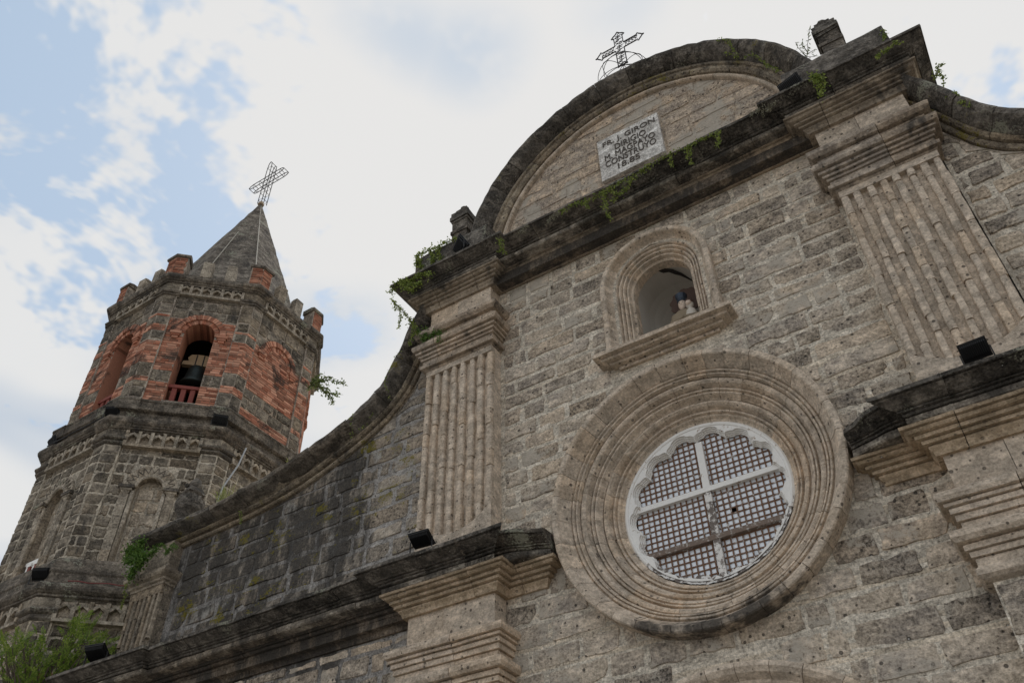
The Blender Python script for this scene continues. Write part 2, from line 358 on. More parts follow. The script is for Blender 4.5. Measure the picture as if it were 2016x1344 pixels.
def lay(z0, z1, hts, spans, lens, rng, F, mort=.028, proud=(.003,.014), clip=None, keep=None, minw=.12):
    """courses of stones; spans(za, zb) -> list of (s0, s1); returns list of (verts, faces, area, centre)"""
    out = []; z = z0
    while z < z1-.06:
        h = min(rng.uniform(*hts), z1-z)
        if z1-(z+h) < .1: h = z1-z
        for a, b in spans(z, z+h):
            s = a + rng.uniform(0, .02)
            first = True
            while s < b-minw:
                L = rng.uniform(*lens)
                if first: L *= rng.uniform(.45, 1.0); first = False
                if rng.random() < .14: L *= .5
                if b-(s+L) < minw*1.4: L = b-s
                e = min(s+L, b)
                m = mort*rng.uniform(.6, 1.25)/2
                if e-s > minw*.7:
                    if clip is None or (min(clip(s), clip(e)) > z+.05 or max(clip(s), clip(e)) > z+.12):
                        if keep is None or keep((s+e)/2, z+h/2):
                            zt = z+h-m
                            jz = min(.02, mort*.55); g = stone_geo(s+m+rng.uniform(0,jz*.5), e-m-rng.uniform(0,jz*.5), z+m+rng.uniform(-jz*.3,jz), zt+rng.uniform(-jz,jz*.3), rng, rng.uniform(*proud), clip, F)
                            out.append((g, (e-s)*h, ((s+e)/2, z+h/2)))
                s = e
        z += h
    return out
def put_stones(lst, mat, parent, limit, name='stone', rest='small_stones'):
    """the largest pieces become parts of their own, the others one joined part"""
    idx = sorted(range(len(lst)), key=lambda i: -lst[i][1]); big = set(idx[:limit]); mb = MB()
    for i, (g, a, c) in enumerate(lst):
        if i in big: mk(name, g[0], g[1], mat, parent)
        else: mb.add(*g)
    if mb.v: mb.build(rest, mat, parent, stuff=True)
FAC = lambda s, d, z: Vector((s, -d, z))

# ------------------------------------------------------------------ ground
n = 24; ext = 1500
gv = []; gf = []
for i in range(n+1):
    for j in range(n+1):
        u_, v_ = (i/n*2-1), (j/n*2-1)
        gv.append((ext*u_*abs(u_)**2, ext*v_*abs(v_)**2, 0))
for i in range(n):
    for j in range(n): a = i*(n+1)+j; gf.append((a, a+n+1, a+n+2, a+1))
g = mk('ground', gv, gf, 'ground_paving', zoff=0.0); g['kind'] = 'structure'

# ------------------------------------------------------------------ church front
rng = random.Random(11)
church = root('church', (0, 0, 0), 'weathered stone church front with round window, niche and curved gable', 'church')
GZ = -Z0
RP, ZP = 2.44, 5.05             # gable arch: inner radius, centre height
WC = [(-3.50,4.45),(-3.62,4.20),(-3.72,4.0),(-3.83,3.75),(-3.94,3.51),(-4.07,3.2),(-4.24,2.98),(-4.51,2.74),(-4.8,2.58),(-5.14,2.43),(-5.55,2.28),(-5.98,2.14),(-6.4,2.04),(-6.86,1.97),(-7.3,1.935),(-7.81,1.91),(-8.5,1.89),(-9.6,1.88)]
def wz(x):                      # underside of the wing coping
    x = -abs(x)
    for (xa, za), (xb, zb) in zip(WC, WC[1:]):
        if xb <= x <= xa: return za+(zb-za)*(x-xa)/(xb-xa)
    return WC[0][1] if x > WC[0][0] else WC[-1][1]
def hw_centre(z):               # half width of the openings in the central bay
    if -1.46 < z < 1.46: return math.sqrt(1.46**2-z*z)
    if 2.0 < z <= 3.35: return .62
    if 3.35 < z < 3.97: return math.sqrt(max(0, .62**2-(z-3.35)**2))
    if z < -3.9: return 1.35
    if -3.9 <= z < -2.55: return math.sqrt(1.35**2-(z+3.9)**2)
    return 0
def plate(name, mat, x0, x1, z0, z1, hw=None, top=None, y=0.0, parent=church, dz=.05):
    mb = MB(); k = max(1, int(round((z1-z0)/dz)))
    if top:
        m = int((x1-x0)/.08)+1
        vv = []
        for i in range(m+1):
            x = x0+(x1-x0)*i/m; vv += [(x, y, z0), (x, y, max(z0, min(z1, top(x))))]
        return mk(name, vv, [(2*i, 2*i+2, 2*i+3, 2*i+1) for i in range(m)], mat, parent)
    for i in range(k):
        a = z0+(z1-z0)*i/k; b = z0+(z1-z0)*(i+1)/k; ha, hb = hw(a), hw(b)
        if ha <= 0 and hb <= 0: mb.add([(x0,y,a),(x1,y,a),(x1,y,b),(x0,y,b)], [(0,1,2,3)])
        else:
            mb.add([(x0,y,a),(-ha,y,a),(-hb,y,b),(x0,y,b)], [(0,1,2,3)]); mb.add([(ha,y,a),(x1,y,a),(x1,y,b),(hb,y,b)], [(0,1,2,3)])
    return mb.build(name, mat, parent)
cw_ = plate('central_wall', 'wall_mortar', -3.72, 3.72, GZ, 4.6, hw=hw_centre)
def sp_centre(za, zb):
    if zb < -4.0: return [(-2.44, -1.9), (1.9, 2.44)]
    xs = []
    zn = 0 if za < 0 < zb else min(abs(za), abs(zb))
    h = math.sqrt(1.60**2-zn*zn) if zn < 1.60 else 0
    if za < 2.15 and zb > 1.97: h = max(h, .80)
    if zb > 2.14 and za < 4.1:
        t = max(za, 3.35); h = max(h, math.sqrt(max(0, .76**2-(t-3.35)**2)))
    if za < -2.1: h = max(h, math.sqrt(max(0, 1.8**2-(max(za, -3.9)+3.9)**2)) if za > -3.9 else 1.8)
    if h < .1: return [(-2.5, 2.5)]
    return [(-2.5, -h), (h, 2.5)]
put_stones(lay(-.45, 4.37, (.225,.275), sp_centre, (.32,.78), rng, FAC, mort=.036), 'wall_stone', cw_, 185)
put_stones(lay(-3.3, -.45, (.26,.31), sp_centre, (.42,.85), rng, FAC, mort=.030), 'wall_stone', cw_, 75)
# gable field
def ped_top(x): return ZP+math.sqrt(max(.01, (RP+.08)**2-x*x))
pw = plate('pediment_wall', 'pediment_stone', -2.5, 2.5, 4.7, 9, top=ped_top)
pclip = lambda x: ZP+math.sqrt(max(.0004, (RP-.005)**2-min(abs(x), RP)**2))
def sp_ped(za, zb):
    h = math.sqrt(max(.01, RP**2-(za-ZP)**2)) if za > ZP else RP
    if za < 6.84 and zb > 5.72: return [(-h, -.58), (.52, h)]
    return [(-h, h)]
put_stones(lay(4.86, 7.45, (.23,.28), sp_ped, (.35,.9), rng, FAC, mort=.03, proud=(.004,.016), clip=pclip), 'pediment_stone', pw, 60)
# wings (left in view, right only its inner end)
for sgn in (-1, 1):
    x0, x1 = (-9.62, -3.6) if sgn < 0 else (3.6, 9.62)
    wp = plate('wing_wall', 'wing_mortar' if sgn < 0 else 'wall_mortar', x0, x1, GZ, 4.2, top=lambda x: wz(x)+.1)
    wp['label'] = 'mould-blackened wing wall left of the fluted pilaster' if sgn < 0 else 'wing wall right of the fluted pilaster'
    spn = (lambda za, zb: [(-8.55, -3.72)]) if sgn < 0 else (lambda za, zb: [(3.72, 5.4)])
    put_stones(lay(-.12, 4.0, (.25,.30), spn, (.38,.85), rng, FAC, mort=.04, proud=(.004,.02), clip=lambda x: wz(x)-.02), 'wing_stone' if sgn < 0 else 'wall_stone', wp, 95 if sgn < 0 else 25)
    spn2 = (lambda za, zb: [(-9.5, -3.72)]) if sgn < 0 else (lambda za, zb: [(3.72, 5.0)])
    put_stones(lay(-2.2, -.70, (.26,.31), spn2, (.42,.85), rng, FAC, mort=.04, proud=(.004,.02)), 'wall_stone', wp, 40 if sgn < 0 else 8)

# ---- round window surround
os_ = MB(); circ = lambda k, r0: [(Vector((0,0,0)), Vector((math.cos(2*math.pi*i/k),0,math.sin(2*math.pi*i/k))), UY) for i in range(k)]
os_.sweep(circ(96, 1), [(1.66,.02),(1.66,-.08),(1.62,-.03),(1.42,.15),(1.20,.31),(1.03,.44),(1.03,.55),(1.4,.55)], loop=True)
osurr = os_.build('oculus_surround', 'wall_mortar', church, fixn=True)
def ringstones(prof, k, off, mat, parent, name, rg, a0=0.0, a1=2*math.pi, cen=(0,0), seg=4, rough=.0018, jy=.0022):
    full = a1-a0 > 6; bd = [a0+(a1-a0)*(i+off+(rg.uniform(-.2,.2) if full or 0 < i < k else 0))/k for i in range(k)]
    bd.append(bd[0]+2*math.pi if full else a1)
    for i in range(k):
        p0, p1 = bd[i], bd[i+1]
        gp = .0017
        fr = []
        for j in range(seg+1):
            a = p0+gp+(p1-p0-2*gp)*j/seg; fr.append((Vector((cen[0],0,cen[1])), Vector((math.cos(a),0,math.sin(a))), UY))
        dy = rg.uniform(-jy, jy); dr = rg.uniform(-.0015, .0015)
        MB().sweep(fr, [(r+dr, y+dy) for r, y in prof]).build(name, mat, parent, rough=rough, freq=6, fixn=True)
ringstones([(1.705,.0),(1.705,-.20),(1.690,-.215),(1.64,-.215),(1.625,-.205),(1.60,-.15),(1.565,-.09),(1.535,-.045),(1.525,-.02),(1.51,-.05),(1.49,-.05),(1.478,-.01),(1.468,-.035),(1.452,-.03),(1.44,.02),(1.44,.16),(1.62,.0)], 34, 0, 'rim_stone', osurr, 'ring_stone', rng)
ringstones([(1.438,.18),(1.438,.04),(1.425,.015),(1.395,.01),(1.372,.03),(1.355,.085),(1.342,.12),(1.328,.085),(1.31,.085),(1.30,.125),(1.288,.10),(1.272,.105),(1.255,.14),(1.24,.17),(1.225,.185),(1.225,.30)], 29, .4, 'carved_stone', osurr, 'ring_stone', rng)
ringstones([(1.222,.32),(1.222,.20),(1.205,.165),(1.178,.16),(1.155,.19),(1.14,.24),(1.128,.265),(1.112,.23),(1.095,.235),(1.082,.275),(1.068,.25),(1.05,.265),(1.035,.305),(1.005,.325),(1.005,.48),(1.12,.46)], 25, .2, 'carved_stone', osurr, 'ring_stone', rng)

# ---- the window: scalloped white frame, bars, slat lattice, panes
ow = MB().sweep([(Vector((0,0,0)), Vector((math.cos(a),0,math.sin(a))), UY) for a in [math.radians(-24)+math.radians(240)*i/96 for i in range(97)]], [(1.015,.33),(.985,.305),(.962,.305),(.952,.318),(.95,.33),(.95,.47),(1.015,.47)]).build('oculus_window', 'white_paint', church, fixn=True)
NL = 14
def scal(a, lvl):
    """inner radius of the scalloped frame; the lower part has rotted away"""
    u_ = ((a-math.pi/2)/(2*math.pi)*NL) % 1.0
    t = abs(u_-.5)*2
    lob = math.sqrt(max(0, 1-(t*1.0)**2)) if t < 1 else 0
    lob = .62*lob+.38*max(0, math.sqrt(max(0, 1-(t/.52)**2)))
    r = .848+.098*lob - lvl*.013
    d = (math.degrees(a) % 360)
    k = 0
    if 212 < d < 345: k = min(1, (d-212)/14, (345-d)/14)
    if d > 340 or d < 12: k = max(k, .0)
    rr = .945+.03*mnoise.noise(Vector((math.cos(a)*6, math.sin(a)*6, lvl*.2))) + .03*mnoise.noise(Vector((math.cos(a)*17, math.sin(a)*17, 3.3)))
    return r*(1-k)+rr*k
K = 420
for lvl, (ya, yb) in enumerate(((.318,.345),(.346,.370),(.371,.392),(.393,.415))):
    vv = []; ff = []
    for i in range(K):
        a = 2*math.pi*i/K; ri = scal(a, lvl); c, s = math.cos(a), math.sin(a)
        vv += [(.965*c, ya, .965*s), (ri*c, ya, ri*s), (ri*c, yb, ri*s)]
    for i in range(K):
        b = 3*i; q = 3*((i+1) % K); ff += [(b, q, q+1, b+1), (b+1, q+1, q+2, b+2)]
    mk('scalloped_frame', vv, ff, 'white_paint', ow)
# rotten lower edge
vv = []; ff = []
for i in range(121):
    a = math.radians(200+i*145/120); c, s = math.cos(a), math.sin(a); nz_ = mnoise.noise(Vector((i*.35, 1.7, 0)))
    ri = .915-.10*max(0, nz_-.05)-.05*abs(mnoise.noise(Vector((i*.9, 5, 0)))); yy = .385+.02*nz_
    vv += [(1.0*c, .31, 1.0*s), (.93*c, .35+.02*nz_, .93*s), (ri*c, yy, ri*s), (ri*c, .41, ri*s)]
for i in range(120):
    b = 4*i; ff += [(b, b+4, b+5, b+1), (b+1, b+5, b+6, b+2), (b+2, b+6, b+7, b+3)]
mk('broken_frame_edge', vv, ff, 'peeling_paint', ow, rough=.012, freq=14)
PITCH = .0705; rl = random.Random(4)
def chord(q, r=.93): return math.sqrt(max(0, r*r-q*q))
for i in range(-12, 13):
    x = i*PITCH+.02; h = chord(x)
    if abs(x-.02) < .03 or h < .12: continue
    MB().box(x-.0085, x+.0085, .418, .424, -h, h).build('slat', 'slat_wood', ow, rough=.002, freq=8)
for i in range(-12, 13):
    z = i*PITCH+.0; h = chord(z)
    if h < .12: continue
    MB().box(-h, h, .4245, .430, z-.0085, z+.0085).build('slat', 'slat_wood', ow, rough=.002, freq=8)
mb = MB()
for i in range(-13, 13):
    for j in range(-13, 13):
        x = (i+.5)*PITCH+.02; z = (j+.5)*PITCH
        if x*x+z*z > .9: continue
        if i == 3 and j == -3: continue
        e = PITCH*.47; t = [rl.uniform(-.004,.004) for _ in range(4)]
        mb.add([(x-e,.4335+t[0]*.4,z-e),(x+e,.4335+t[1]*.4,z-e),(x+e,.4335+t[2]*.4,z+e),(x-e,.4335+t[3]*.4,z+e)], [(0,1,2),(0,2,3)])
mb.build('panes', 'capiz_pane', ow, stuff=True)
vb = MB().box(-.022, .062, .375, .43, .17, .80).build('mullion', 'white_paint', ow, rough=.003)
MB().box(-.024, .060, .377, .43, -.43, .13).build('mullion', 'peeling_paint', ow, rough=.004)
MB().box(-.020, .058, .377, .43, -.93, -.48).build('mullion', 'peeling_paint', ow, rough=.004)
MB().box(-.86, .88, .370, .43, .118, .182).build('transom', 'white_paint', ow, rough=.004)
MB().box(-.86, .90, .370, .43, -.485, -.425).build('transom', 'old_wood', ow, rough=.007, freq=5)
mk('dark_backing', [(-1.0,.50,-1.0),(1.0,.50,-1.0),(1.0,.50,1.0),(-1.0,.50,1.0)], [(0,1,2,3)], 'inside_dark', ow)

# ---- niche
def archframes(hw, zb, zs, n=16):
    """open arch path: up the left jamb, round, down the right jamb (U points outwards)"""
    fr = []
    for i in range(7): fr.append((Vector((0,0,zb+(zs-zb)*i/7)), Vector((-1,0,0)), UY, False))
    for i in range(n+1):
        a = math.pi*(1-i/n); fr.append((Vector((0,0,zs)), Vector((math.cos(a),0,math.sin(a))), UY, False))
    for i in range(6, -1, -1): fr.append((Vector((0,0,zb+(zs-zb)*i/7)), Vector((1,0,0)), UY, False))
    return fr
nf = archframes(1, 2.14, 3.35)
ns = MB().sweep([f[:3] for f in nf], [(.78,.05),(.78,-.05),(.68,.10),(.46,.30),(.46,.42),(.7,.42)]).build('niche_surround', 'wall_mortar', church, fixn=True)
nprof = [(.80,.0),(.80,-.12),(.785,-.135),(.735,-.135),(.72,-.12),(.705,-.06),(.68,-.015),(.65,.01),(.64,.04),(.625,.005),(.605,.005),(.595,.06),(.58,.03),(.562,.035),(.55,.09),(.535,.06),(.517,.065),(.505,.13),(.49,.10),(.472,.105),(.458,.17),(.43,.19),(.43,.34),(.62,.34)]
i = 0; cuts = [0,3,6,8,10,12,14,16,18,20,22,24,27,len(nf)-1]
for a, b in zip(cuts, cuts[1:]):
    fr = [list(f[:3]) for f in nf[a:b+1]]; dy = rng.uniform(-.003,.003)
    MB().sweep(fr, [(r_, y_+dy) for r_, y_ in nprof]).build('arch_stone', 'carved_stone', ns, rough=.004, freq=6, fixn=True)
# recess, apse-shaped
mb = MB(); sec = []
for k in range(9):
    t = k/8; sc = (1.0 if t < .45 else math.cos((t-.45)/.55*math.pi/2*.97)**.6); y = .24+.95*t
    row = []
    hw = .445*sc; zs = 3.35; zb = 2.10
    row += [(-hw, y, zb), (-hw, y, 2.7)]
    for i in range(13):
        a = math.pi*(1-i/12); row.append((hw*math.cos(a), y, zs+hw*math.sin(a)))
    row += [(hw, y, 2.7), (hw, y, zb)]; sec.append(row)
nr = len(sec[0])
mb.add([p for r_ in sec for p in r_], [(k*nr+j, k*nr+j+1, (k+1)*nr+j+1, (k+1)*nr+j) for k in range(8) for j in range(nr-1)])
mb.box(-.5, .5, .2, 1.2, 2.05, 2.12)
mb.build('niche_recess', 'niche_plaster', ns, smooth=False, rough=.006)
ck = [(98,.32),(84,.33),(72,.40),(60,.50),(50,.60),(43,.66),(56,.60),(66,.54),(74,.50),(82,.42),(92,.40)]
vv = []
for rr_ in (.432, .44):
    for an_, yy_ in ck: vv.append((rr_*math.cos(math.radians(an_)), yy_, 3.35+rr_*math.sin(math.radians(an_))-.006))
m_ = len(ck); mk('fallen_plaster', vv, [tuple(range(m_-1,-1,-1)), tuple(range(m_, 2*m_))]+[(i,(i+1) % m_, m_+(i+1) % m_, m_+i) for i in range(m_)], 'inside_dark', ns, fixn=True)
sill = quirk([(0.0,1.965),(.045,1.965),(.055,2.0),(.125,2.01),(.14,2.035),(.215,2.045),(.23,2.072),(.295,2.08),(.30,2.085),(.30,2.14),(-.02,2.15),(-.02,1.965)], .03)
blocks('niche_sill', planframes([(-.64,.02),(-.64,0),(.64,0),(.64,.02)]), sill, 'carved_stone', church, 9, rng, rough=.004)
# ---- doorway arch under the round window
da = MB().sweep([(Vector((0,0,-3.9)), Vector((math.cos(a),0,math.sin(a))), UY) for a in [math.pi*i/40 for i in range(41)]], [(1.84,.02),(1.84,-.06),(1.36,.2),(1.36,.6),(1.8,.6)]).build('door_arch', 'wall_mortar', church, fixn=True)
ringstones([(1.87,.0),(1.87,-.13),(1.82,-.145),(1.77,-.12),(1.72,-.05),(1.69,-.05),(1.66,-.01),(1.62,0.0),(1.58,.05),(1.50,.08),(1.44,.14),(1.38,.2),(1.38,.5),(1.7,.4)], 19, 0, 'carved_stone', da, 'arch_stone', rng, 0, math.pi, cen=(0,-3.9))
dj = MB().box(-1.87,-1.40,-.12,.4,GZ,-3.9).box(1.40,1.87,-.12,.4,GZ,-3.9).build('door_jamb', 'carved_stone', da)
dd = MB().box(-1.42,-.01,.35,.42,GZ,-2.45).box(.01,1.42,.35,.42,GZ,-2.45).build('door_leaf', 'old_wood', da)

# ---- upper pilasters with fluting
def pilaster(sgn, x0, x1, face, zb, zt, mat, ribmat, nfl, capprof, fz, frz, ptop, light):
    xs = sorted((sgn*x0, sgn*x1)); a, b = xs
    sh = MB().box(a, b, -face+.070, .05, zb, zt).build('pilaster', mat, church)
    # border: base panel, side strips and top block
    wdt = b-a; m = wdt*.035; pitch = (wdt-2*m)/nfl
    bot = lambda u: zb+.27+.26*(abs(u)**2.2)
    K = 17; vv = []; ff = []
    for i in range(K):
        x = a+wdt*i/(K-1); u = (2*i/(K-1)-1); z = bot(u)
        vv += [(x, -face, zb), (x, -face, z), (x, -face+.09, z)]
    for i in range(K-1): q = 3*i; ff += [(q, q+3, q+4, q+1), (q+1, q+4, q+5, q+2)]
    nv = len(vv); vv += [(a,-face+.09,zb),(a,-face+.09,bot(-1)),(b,-face+.09,zb),(b,-face+.09,bot(1))]
    ff += [(nv, 0, 1, nv+1), (nv+2, nv+3, 3*K-2, 3*K-3)]
    mk('base_panel', vv, ff, mat, sh, rough=.004)
    MB().box(a, b, -face, -face+.09, zt-.10, zt).build('top_panel', mat, sh, rough=.006, freq=5)
    pr_ = [(-.5,0.015),(-.47,.06),(-.38,.080),(-.15,.087),(.15,.087),(.38,.080),(.47,.06),(.5,0.015)]
    for i in range(nfl+1):
        xc = a+m+pitch*i; wr = pitch*.60; u = (xc-(a+b)/2)/(wdt/2)
        if i in (0, nfl): wr = pitch*.62; xc += (.04*pitch if i == 0 else -.04*pitch)
        z = bot(max(-1, min(1, u)))-.01; ztop = zt-.10
        while z < ztop-.02:
            L = rng.uniform(.20,.46); e = min(z+L, ztop)
            if ztop-e < .1: e = ztop
            dj_ = rng.uniform(-.016,.008); dx = rng.uniform(-.008,.008); wj = wr*rng.uniform(.86,1.12)
            mb = MB(); fr = []
            kk = max(2, int((e-z)/.10))
            for q in range(kk+1):
                sc = 1.0 if 0 < q < kk else .93
                fr.append((Vector((xc+dx, -face+.084, z+.003+(e-z-.006)*q/kk)), Vector((1,0,0))*wj*sc, Vector((0,-1,0))*sc))
            mb.sweep(fr, [(p, q+dj_) for p, q in pr_]).build('rib', ribmat, sh, rough=.005, freq=5, fixn=True)
            z = e
    path = [(a,.06),(a,-face),(b,-face),(b,.06)]
    blocks('capital', planframes(path), [(d_*1.2 if d_ > 0 else d_, z_) for d_, z_ in capprof], 'capital_stone', sh, .75, rng, rough=.008)
    MB().box(a+.02, (a+b)/2-.05, -face+.01, .05, fz, frz).build('frieze_stone', 'carved_stone', sh, rough=.006)
    MB().box((a+b)/2-.045, b-.02, -face+.005, .05, fz, frz).build('frieze_stone', 'carved_stone', sh, rough=.006)
    return sh
capU = [(-.03,3.15),(.0,3.15),(.02,3.17),(.055,3.19),(.06,3.24),(.03,3.27),(.03,3.33),(.05,3.34),(.05,3.38),(.075,3.39),(.075,3.43),(.10,3.45),(.10,3.49),(.13,3.51),(.145,3.55),(.145,3.60),(.10,3.62),(.035,3.63),(.035,3.71),(.06,3.72),(.06,3.75),(.10,3.77),(.135,3.81),(.14,3.86),(.12,3.90),(.08,3.92),(.0,3.93),(-.03,3.93)]
capU = quirk(capU)
for s in (-1, 1): pilaster(s, 2.52, 3.68, .25, .02, 3.15, 'carved_stone', 'carved_stone', 7, capU, 3.93, 4.37, 4.4, s < 0)
# lower pilasters
capL = [(-.03,-1.93),(.0,-1.93),(.05,-1.91),(.08,-1.88),(.08,-1.83),(.05,-1.80),(.05,-1.73),(.075,-1.72),(.075,-1.67),(.10,-1.66),(.10,-1.61),(.14,-1.59),(.165,-1.55),(.165,-1.50),(.12,-1.47),(.05,-1.46),(.05,-1.39),(.075,-1.38),(.075,-1.32),(.10,-1.31),(.10,-1.26),(.125,-1.245),(.125,-1.215),(.16,-1.20),(.175,-1.16),(.165,-1.12),(.12,-1.09),(.0,-1.08),(-.03,-1.08)]
capL = quirk(capL)
for s in (-1, 1):
    a, b = sorted((s*2.44, s*3.72))
    sh = MB().box(a+.005, b-.005, -.24, .05, GZ, -1.92).build('lower_pilaster', 'wall_mortar', church)
    put_stones(lay(-6.5, -1.95, (.30,.42), lambda za, zb: [(a, b)], (.5,.9), rng, lambda x_, d_, z_: Vector((x_, -.24-d_, z_)), mort=.025, proud=(.006,.016)), 'wall_stone', sh, 8)
    blocks('capital', planframes([(a,.06),(a,-.25),(b,-.25),(b,.06)]), capL, 'carved_stone', sh, .8, rng, rough=.005)
    MB().box(a+.02, (a+b)/2-.1, -.245, .05, -1.08, -.66).build('frieze_stone', 'carved_stone', sh, rough=.005)
    MB().box((a+b)/2-.095, b-.02, -.25, .05, -1.08, -.66).build('frieze_stone', 'carved_stone', sh, rough=.005)

# ---- cornices: brown bed mouldings below, blackened corona above
bed = [(-.04,4.36),(.04,4.36),(.05,4.40),(.075,4.43),(.075,4.45),(.115,4.46),(.115,4.495),(.155,4.505),(.155,4.54),(.20,4.55),(.225,4.575),(.25,4.585),(.25,4.615),(-.04,4.64)]
ledge = [(-.35,4.61),(.385,4.61),(.405,4.625),(.405,4.675),(.38,4.69),(-.35,4.70)]
cor = [(-.35,4.69),(.415,4.69),(.425,4.70),(.425,4.712),(.455,4.72),(.455,4.735),(.49,4.742),(.50,4.75),(.57,4.775),(.63,4.80),(.65,4.815),(.65,4.855),(.60,4.868),(-.35,4.90)]
bed = quirk(bed, .03); cor = quirk(cor, .02)
ucb = MB().box(-3.68, 3.68, -.20, .3, 4.38, 4.82).build('upper_cornice', 'bed_stone', church)
blocks('bed_moulding', planframes([(-3.70,.4),(-3.70,-.25),(-2.50,-.25),(-2.50,0),(2.50,0),(2.50,-.25),(3.70,-.25),(3.70,.4)]), bed, 'bed_mid', ucb, .8, rng, rough=.006, jit=.006)
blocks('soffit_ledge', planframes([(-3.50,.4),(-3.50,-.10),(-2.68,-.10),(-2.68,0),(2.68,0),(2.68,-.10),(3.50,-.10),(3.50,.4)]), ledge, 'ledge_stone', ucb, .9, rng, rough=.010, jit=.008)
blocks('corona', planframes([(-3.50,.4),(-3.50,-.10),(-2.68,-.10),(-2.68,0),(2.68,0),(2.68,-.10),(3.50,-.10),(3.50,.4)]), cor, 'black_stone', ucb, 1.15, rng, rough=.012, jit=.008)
sc_ = lambda pr_: [(d, -.16+(z-4.855)*1.07) for d, z in pr_]
for s in (-1, 1):
    nm = 'lower_cornice'
    lc = MB().box(min(s*9.0, s*2.5), max(s*9.0, s*2.5), -.15, .0, -.62, -.2).build(nm, 'bed_stone', church)
    pb = [(1.70,.05),(1.70,0),(2.45,0),(2.45,-.25),(3.72,-.25),(3.72,0),(9.45,0),(9.45,.1)]
    pc = [(2.70,-.10),(3.54,-.10),(3.54,0),(8.62,0),(8.62,-.10),(9.45,-.10),(9.45,.1)]
    if s < 0: pb = [(-x, y) for x, y in pb][::-1]; pc = [(-x, y) for x, y in pc][::-1]
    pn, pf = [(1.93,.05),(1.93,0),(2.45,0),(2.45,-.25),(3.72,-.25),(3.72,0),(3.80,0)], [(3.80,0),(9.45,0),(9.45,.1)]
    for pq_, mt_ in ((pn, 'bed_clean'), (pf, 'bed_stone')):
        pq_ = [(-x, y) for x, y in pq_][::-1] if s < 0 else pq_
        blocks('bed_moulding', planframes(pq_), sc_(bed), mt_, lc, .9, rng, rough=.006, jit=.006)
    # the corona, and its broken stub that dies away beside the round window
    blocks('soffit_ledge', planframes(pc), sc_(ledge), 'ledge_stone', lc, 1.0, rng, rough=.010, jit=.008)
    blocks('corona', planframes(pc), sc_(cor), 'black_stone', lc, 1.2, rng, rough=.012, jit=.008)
    st = []
    for k in range(9):
        t = k/8; x = s*(2.70-.0*t-.98*t) ; sc2 = (1.0 if t < .45 else 1.0-.42*((t-.45)/.55)**1.5)
        st.append((Vector((x, -.10*(1-min(1, t*3)), 0)), Vector((0,-sc2,0)), UZ))
    f0 = st[0]; st[0] = (f0[0], f0[1], f0[2])
    MB().sweep(st, sc_(cor)).build('corona', 'black_stone', lc, rough=.022, freq=5, fixn=True); MB().sweep(st, sc_(ledge)).build('soffit_ledge', 'ledge_stone', lc, rough=.022, freq=5, fixn=True)
    for prf, mt_, nm_ in ((cor, 'black_stone', 'corona'), (ledge, 'ledge_stone', 'soffit_ledge')): MB().sweep([(Vector((s*2.70,-.10,0)), Vector((-s*1.0,-1,0)), UZ), (Vector((s*2.702,-.10,0)), Vector((0,-1,0)), UZ), (Vector((s*2.72,-.10,0)), Vector((0,-1,0)), UZ)], sc_(prf)).build(nm_, mt_, lc, rough=.012, fixn=True)
    # torus at the foot of the upper pilaster
    ft = [(-.05,-.12),(.10,-.12),(.13,-.09),(.14,-.05),(.12,-.005),(.08,.02),(-.05,.025)]
    a, b = sorted((s*2.50, s*3.70))
    blocks('pilaster_foot', planframes([(a,.05),(a,-.25),(b,-.25),(b,.05)]), ft, 'capital_stone', church, 5, rng, rough=.008)

# ---- gable arch coping
pcb = MB().sweep([(Vector((0,0,ZP)), Vector((math.cos(a),0,math.sin(a))), UY) for a in [math.radians(-6)+math.radians(192)*i/60 for i in range(61)]], [(2.44,.05),(2.46,-.04),(2.70,-.10),(2.80,-.26),(2.89,-.33),(2.93,-.2),(2.93,.4),(2.44,.4)]).build('pediment_coping', 'coping_bed', church, fixn=True)
ringstones([(2.44,.02),(2.44,-.065),(2.455,-.085),(2.485,-.085),(2.50,-.065),(2.505,-.03),(2.505,.02)], 13, 0, 'carved_stone', pcb, 'bead_stone', rng, math.radians(-6), math.radians(186), cen=(0,ZP), seg=6)
ringstones([(2.53,.02),(2.53,-.09),(2.56,-.125),(2.60,-.13),(2.615,-.11),(2.64,-.11),(2.65,-.145),(2.69,-.15),(2.70,.02)], 11, 0, 'coping_bed', pcb, 'bead_stone', rng, math.radians(-6), math.radians(186), cen=(0,ZP), seg=6)
ringstones([(2.705,.4),(2.705,-.14),(2.73,-.22),(2.78,-.305),(2.84,-.36),(2.885,-.385),(2.93,-.375),(2.96,-.33),(2.97,-.1),(2.96,.45),(2.8,.45)], 15, 0, 'coping_stone', pcb, 'coping_stone', rng, math.radians(-6), math.radians(186), cen=(0,ZP), seg=6, rough=.018)
